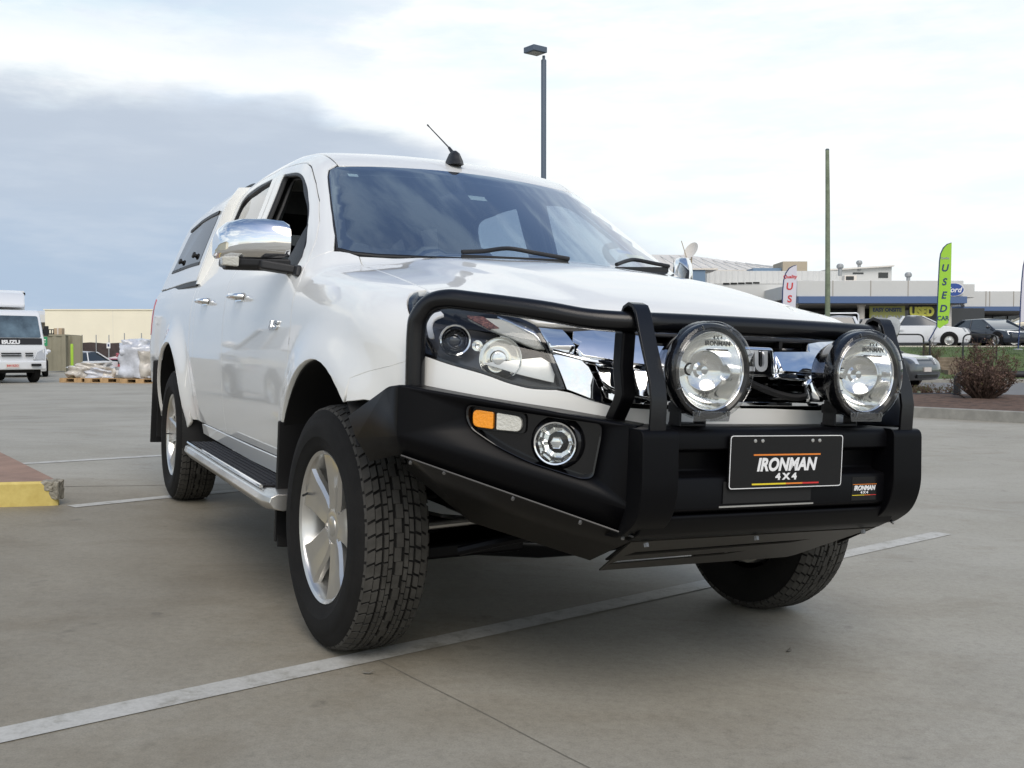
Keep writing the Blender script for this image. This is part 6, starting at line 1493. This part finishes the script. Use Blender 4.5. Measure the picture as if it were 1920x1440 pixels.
# signs on the showroom
s1 = thing('finance_sign', 'olive board lettered EASY ONSITE under the blue band', 'sign', (at(1664, 585, 62.7).x, 62.7, at(1664, 585, 62.7).z))
m = MB(); m.box(-1.08, 1.06, 0, .06, -.66, .38); m.obj('board', 'olive_board', s1, .01)
lettering('lettering', 'EASY ONSITE', .31, (-.02, -.01, .12), (1, 0, 0), (0, 0, 1), 'navy', s1, bold=.012, ext=.004, width=.95); lettering('lettering', 'CAR LOANS', .38, (.0, -.01, -.36), (1, 0, 0), (0, 0, 1), 'galv', s1, bold=.012, ext=.004, width=.95)
s2 = thing('used_sign', 'black sign with fat yellow USED letters right of the olive board', 'sign', (at(1729, 585, 62.7).x, 62.7, at(1729, 585, 62.7).z))
m = MB(); m.box(-.80, .92, 0, .06, -.44, .42); m.obj('board', 'black_print', s2, .01); lettering('lettering', 'USED', .70, (-.02, -.012, 0), (1, 0, 0), (0, 0, 1), 'sign_yellow', s2, bold=.05, ext=.01, width=.86)
p = at(1788, 543, 61.8); s3_ = thing('oval_sign', 'blue oval badge sign with white rim on the showroom fascia', 'sign', (p.x, 61.8, p.z))
m = MB(); e = lambda k, yy: [(k * .64 * math.cos(t), yy, k * .40 * math.sin(t)) for t in np.linspace(0, 2 * math.pi, 40)[:-1]]
m.prism(e(1.0, 0), (0, .1, 0)); m.obj('rim', 'white_print', s3_); m = MB(); m.prism(e(.93, -.012), (0, .02, 0)); m.obj('oval', 'ford_blue', s3_); lettering('lettering', 'Ford', .44, (0, -.02, -.02), (1, 0, 0), (0, 0, 1), 'white_print', s3_, bold=.010, shear=.3, ext=.004, width=1.05)
d_ = np.array((xa + .1 - x1, y2 - .2)); d_ /= np.linalg.norm(d_); nn = np.array((d_[1], -d_[0]))
pw = np.array((22 + x1, 62.2)); 
s4 = thing('parts_lettering', 'grey Used Parts lettering on the receding fascia end', 'sign', (pw[0] + d_[0] * 3.2 + nn[0] * .06, pw[1] + d_[1] * 3.2 + nn[1] * .06, at(1825, 553, 66).z - .05))
lettering('lettering', 'Used', .62, (-.1 * d_[0], -.1 * d_[1], .34), (d_[0], d_[1], 0), (0, 0, 1), 'galv', s4, bold=.008, ext=.01, width=1.9); lettering('lettering', 'Parts', .62, (1.9 * d_[0], 1.9 * d_[1], -.24), (d_[0], d_[1], 0), (0, 0, 1), 'galv', s4, bold=.008, ext=.01, width=1.9)
# buildings behind the showroom
B = thing('ribbed_workshop', 'pale ribbed workshop wall left of the white flag', 'workshop', (14, 72, 1.12))
bx_ = lambda u, y: at(u, 600, y).x - 14
bz_ = lambda v, y: at(960, v, y).z - 1.12
m = MB(); corr(m, bx_(1325, 72), bx_(1572, 72), 0, bz_(532, 72), bz_(508, 72), 'x'); o = m.obj('ribbed_parapet', 'greywall', B, smooth=0); sl = o.modifiers.new('t', 'SOLIDIFY'); sl.thickness = .02
m = MB(); m.box(bx_(1325, 72), bx_(1572, 72), .06, 10, 0, bz_(510, 72)); m.box(bx_(1320, 70), bx_(1560, 70), -2, -.06, 0, bz_(533, 70)); m.obj('wall', 'fascia', B)
m = MB()
for u0, u1 in ((1356, 1368), (1370, 1382), (1384, 1396), (1398, 1410), (1412, 1424), (1492, 1502), (1505, 1523)): m.box(bx_(u0, 69.9), bx_(u1, 69.9), -2.06, -1.98, bz_(533.5 - .03 * (u0 - 1356), 70), bz_(530.5 - .03 * (u0 - 1356), 70))
m.obj('vent_slot', 'dark', B)
m = MB(); m.box(bx_(1290, 68), bx_(1322, 68), -4, -1, 0, bz_(506, 68)); m.obj('blue_annex', 'blue_grey', B); m = MB(); m.box(bx_(1288, 68), bx_(1345, 68), -4.1, -.9, bz_(506, 68), bz_(503, 68)); m.obj('annex_roof', 'column', B)
R_ = thing('vaulted_shed', 'big pale metal roofed shed rising behind the ribbed workshop', 'shed', (16, 96, 1.12))
m = MB(); xl, xr = at(1180, 600, 96).x - 16, at(1475, 600, 96).x - 16; z0 = at(960, 497, 96).z - 1.12; zt = at(960, 476, 96).z - 1.12
ze = at(960, 506, 90).z - 1.12; m.loft([[(xl, dy, 0), (xr + (dy > 0) * .8, dy, 0), (xr + (dy > 0) * .8, dy, b_), (xl + .45 * (xr - xl), dy, a_), (xl, dy, a_ + .05)] for dy, a_, b_ in ((-6, ze, ze), (1, .55 * ze + .45 * zt, .5 * ze + .5 * z0), (9, zt + .75, z0 + .6), (24, ze, ze))]); m.obj('roof', 'roofmetal', R_, smooth=20)
m = MB()
for k in range(16):
    t = k / 15; y_ = .3 + 12 * t; xk = xl + (xr - xl) * t; zk = zt + (z0 - zt) * max(0, (t - .45) / .55); m.bar((xk, -6, ze + .03), (xk + .1, 9, zk + .72), .05, .06)
m.obj('roof_ribs', 'greywall', R_)
b2 = thing('roof_plant', 'beige plant room box on the workshop roof', 'plant room', (at(1492, 500, 80).x, 80, 1.12 + 0))
m = MB(); m.box(-1.0, .9, 0, 3, 0, at(960, 490, 80).z - 1.12); m.obj('block', 'beige', b2, .03); m = MB(); m.box(-3.2, -1.02, .3, 2.6, 0, at(960, 502, 80).z - 1.12); m.obj('duct', 'blue_grey', b2)
di = thing('satellite_dish', 'beige mesh dish with feed arm on the roof behind the mirror', 'satellite dish', (at(1297, 490, 70).x, 70, 1.12))
zc = at(960, 472, 70).z - 1.12
m = MB(); m.lathe([(0, 0), (.25, .03), (.45, .09), (.62, .17), (.62, .18), (.45, .10), (.25, .04), (0, .01)], (.05, 0, zc), (-.75, -.5, .45), 28); m.obj('dish', 'roofmetal', di, smooth=60)
m = MB(); m.cyl((.0, .1, 0), (.0, .1, zc), .05, 8); m.cyl((-.30, 0, zc - .55), (-.72, -.1, zc + .72), .03, 6); m.cyl((0, .1, zc - .5), (-.30, 0, zc - .55), .03, 6); m.obj('mast', 'beige', di)
UB = thing('upper_storey', 'pale upper storey with skillion roof behind the showroom fascia', 'building', (24, 76, 1.12))
ux = lambda u: at(u, 600, 76).x - 24
uz = lambda v: at(960, v, 76).z - 1.12
m = MB(); m.hexa([(ux(1555), 0, 0), (ux(1671), 0, 0), (ux(1671), 8, 0), (ux(1555), 8, 0), (ux(1555), 0, uz(507)), (ux(1671), 0, uz(499)), (ux(1671), 8, uz(499)), (ux(1555), 8, uz(507))]); m.obj('wall', 'fascia', UB)
m = MB(); m.hexa([(ux(1548), -.3, uz(508)), (ux(1673), -.3, uz(500)), (ux(1673), 8.3, uz(500)), (ux(1548), 8.3, uz(508)), (ux(1548), -.3, uz(505)), (ux(1673), -.3, uz(497.5)), (ux(1673), 8.3, uz(497.5)), (ux(1548), 8.3, uz(505))]); m.obj('roof', 'roofmetal', UB)
m = MB(); m.box(ux(1646), ux(1664), -.03, .03, uz(521), uz(511)); m.box(ux(1598), ux(1618), -.03, .03, uz(514), uz(511)); m.obj('window', 'shopglass', UB)
for u, v, y in ((1575, 508, 66), (1611, 500, 76), (1703, 524, 66)):
    p = at(u, v, y); vt = thing('roof_vent', 'round spinning roof vent ' + {1575: 'at the left above the utility pole side of the fascia', 1611: 'on the ridge of the skillion roof', 1703: 'alone on the fascia left of the lime flag'}[u], 'roof vent', (p.x, y, p.z), 0, 'roof vents on the showroom')
    m = MB(); m.lathe([(.12, -.3), (.12, .12), (.16, .15), (.22, .22), (.22, .34), (.15, .44), (0, .47)], n=14); m.obj('vent_cowl', 'galv', vt, smooth=30)
p = at(1595, 524, 65); ac = thing('air_conditioner', 'grey box air conditioner on the showroom roof', 'air conditioner', (p.x, 65, p.z)); m = MB(); m.box(-.38, .38, 0, .6, -.1, .26); m.obj('casing', 'column', ac, .02); m = MB(); m.box(-.30, .20, -.01, .02, -.04, .2); m.obj('louvre', 'shopglass', ac)
# ------------------------------------------------------------------ bank furniture
def hoop_rail(u0, u1, vt, y, label):
    a, b = at(u0, vt, y), at(u1, vt, y); zt = a.z; t = thing('hoop_rail', label, 'railing', (a.x, y, bank_z(y)), 0, 'black hoop rails on the bank'); w = b.x - a.x; h = zt - bank_z(y)
    m = MB(); m.tube(rounded([(0, 0, -.1), (0, 0, h), (w, 0, h), (w, 0, -.1)], [0, .22, .22, 0], 6), .028, 10); m.obj('rail', 'darkpipe', t, smooth=60)
hoop_rail(1669, 1732, 627, 36.0, 'black hoop rail before the door of the white ute'); hoop_rail(1806, 1869, 627, 36.0, 'black hoop rail behind the brown shrub')
t = thing('rail_post', 'thin black post on the bank below the lime flag mast', 'post', (at(1743, 690, 34).x, 34, bank_z(34))); m = MB(); m.cyl((0, 0, -.1), (0, 0, at(960, 640, 34).z - bank_z(34)), .028, 8); m.sphere((0, 0, at(960, 640, 34).z - bank_z(34)), .034, 8, 6); m.obj('post', 'darkpipe', t)
st = thing('sleeper_steps', 'stepped timber sleeper retaining wall on the grass bank', 'retaining wall', (at(1785, 690, 34).x, 33.2, 0))
for k in range(5):
    m = MB(); y = k * .75; z = bank_z(33.2 + y); m.box(-.45 + .07 * k, 1.3, y, y + .14, z - .2, z + .14); m.obj('sleeper', 'sleeper', st, .015)
m = MB(); m.box(-.50, -.40, -.1, 3.3, .1, .35); m.obj('side_board', 'sleeper', st)
# black pipe barrier in the bed
def gzb(x, y): return float(gz(x, y)) + .15
pb_ = at(1794, 750, 17.6); t = thing('pipe_barrier', 'thick black pipe barrier bending beside the brown shrub', 'barrier', (pb_.x, 17.6, gzb(pb_.x, 17.6)))
m = MB(); m.tube(rounded([(0, 0, -.05), (0, 0, .40), (3.4, .1, .40), (3.4, .1, -.05)], [0, .13, .13, 0], 6), .058, 14); m.obj('pipe', 'darkpipe', t, smooth=60)
m = MB(); m.cyl((.08, -.05, .38), (.75, -.3, -.02), .022, 8); m.obj('brace', 'darkpipe', t)
p = at(1700, 745, 18.0); t = thing('low_pipe_rail', 'low black pipe rail on short posts left of the pipe barrier', 'railing', (p.x - 2.2, 18.0, gzb(p.x, 18.0)))
m = MB(); m.tube([(0, 0, .04), (3.1, -.1, .04)], .032, 10); m.obj('rail', 'darkpipe', t, smooth=60)
for x in (.3, 1.6, 2.4, 3.0):
    m = MB(); m.cyl((x, -.03, -.1), (x, -.03, .1), .03, 8); m.obj('post', 'pole_green', t)
# ------------------------------------------------------------------ shrubs
def shrub(name, label, cx, cy, z0, w, h, n, seed, leaf2=.14, cat='shrub'):
    rs = np.random.RandomState(seed); t = thing(name, label, cat, (cx, cy, z0)); st = MB(); lf = MB(); lg = MB(); tips = []
    for k in range(n):
        a = rs.rand() * 6.28; r = w * .5 * math.sqrt(rs.rand()); hh = h * (.50 + .5 * rs.rand()) * (1 - .42 * (r / (w * .5)) ** 2); tip = np.array((r * math.cos(a), r * math.sin(a) * .9, hh))
        b = np.array((rs.uniform(-.10, .10) * w, rs.uniform(-.08, .08) * w, 0)); mid = b * .5 + tip * np.array((.72, .72, .48)) + rs.uniform(-.05, .05, 3); pts = [b, mid, tip]
        st.tube(pts, [.010, .006, .002], 4, cap=False)
        for q in range(7):
            u = .30 + .7 * rs.rand(); p = pts[0] * (1 - u) ** 2 + 2 * u * (1 - u) * pts[1] + u * u * pts[2]; d = rs.randn(3); d /= np.linalg.norm(d); d[2] = abs(d[2]) * .8 + .2; L = rs.uniform(.06, .17); e = p + d * L
            st.tube([p, p + d * L * .5 + rs.uniform(-.012, .012, 3), e], [.0035, .0025, .0012], 3, cap=False)
            tips.append((p, e))
    for p, e in tips:
        for q in range(9):
            c = p + (e - p) * rs.uniform(.1, 1.15) + rs.uniform(-.018, .018, 3); d = rs.randn(3); d /= np.linalg.norm(d); s = np.cross(d, rs.randn(3)); s /= np.linalg.norm(s); L = rs.uniform(.012, .028); W_ = L * .32
            M_ = lg if (rs.rand() < leaf2 * (1.8 if c[2] > h * .6 else .4)) else lf
            M_.add([c - d * L, c + s * W_, c + d * L, c - s * W_], [(0, 1, 2, 3)])
    st.obj('stems', 'stem', t, smooth=0, recalc=False); lf.obj('dry_foliage', 'leaf_brown', t, smooth=0, recalc=False); lg.obj('green_foliage', 'leaf_green', t, smooth=0, recalc=False)
p = at(1842, 752, 16.6); shrub('brown_shrub', 'twiggy half dead brown shrub in the mulch bed', p.x, 16.6, gzb(p.x, 16.6) - .03, 1.12, 1.10, 150, 3)
p = at(1795, 640, 33); shrub('green_bush', 'small olive bush at the end of the timber steps', p.x - .2, 34.6, bank_z(34.6), .9, 1.15, 26, 8, .8)
p = at(1745, 742, 18.2)
t = shrub('creeping_plant', 'dark sprawling creeper over the low pipe rail', p.x, 18.3, gzb(p.x, 18.3) - .05, 1.3, .22, 40, 11, .3, 'creeper')
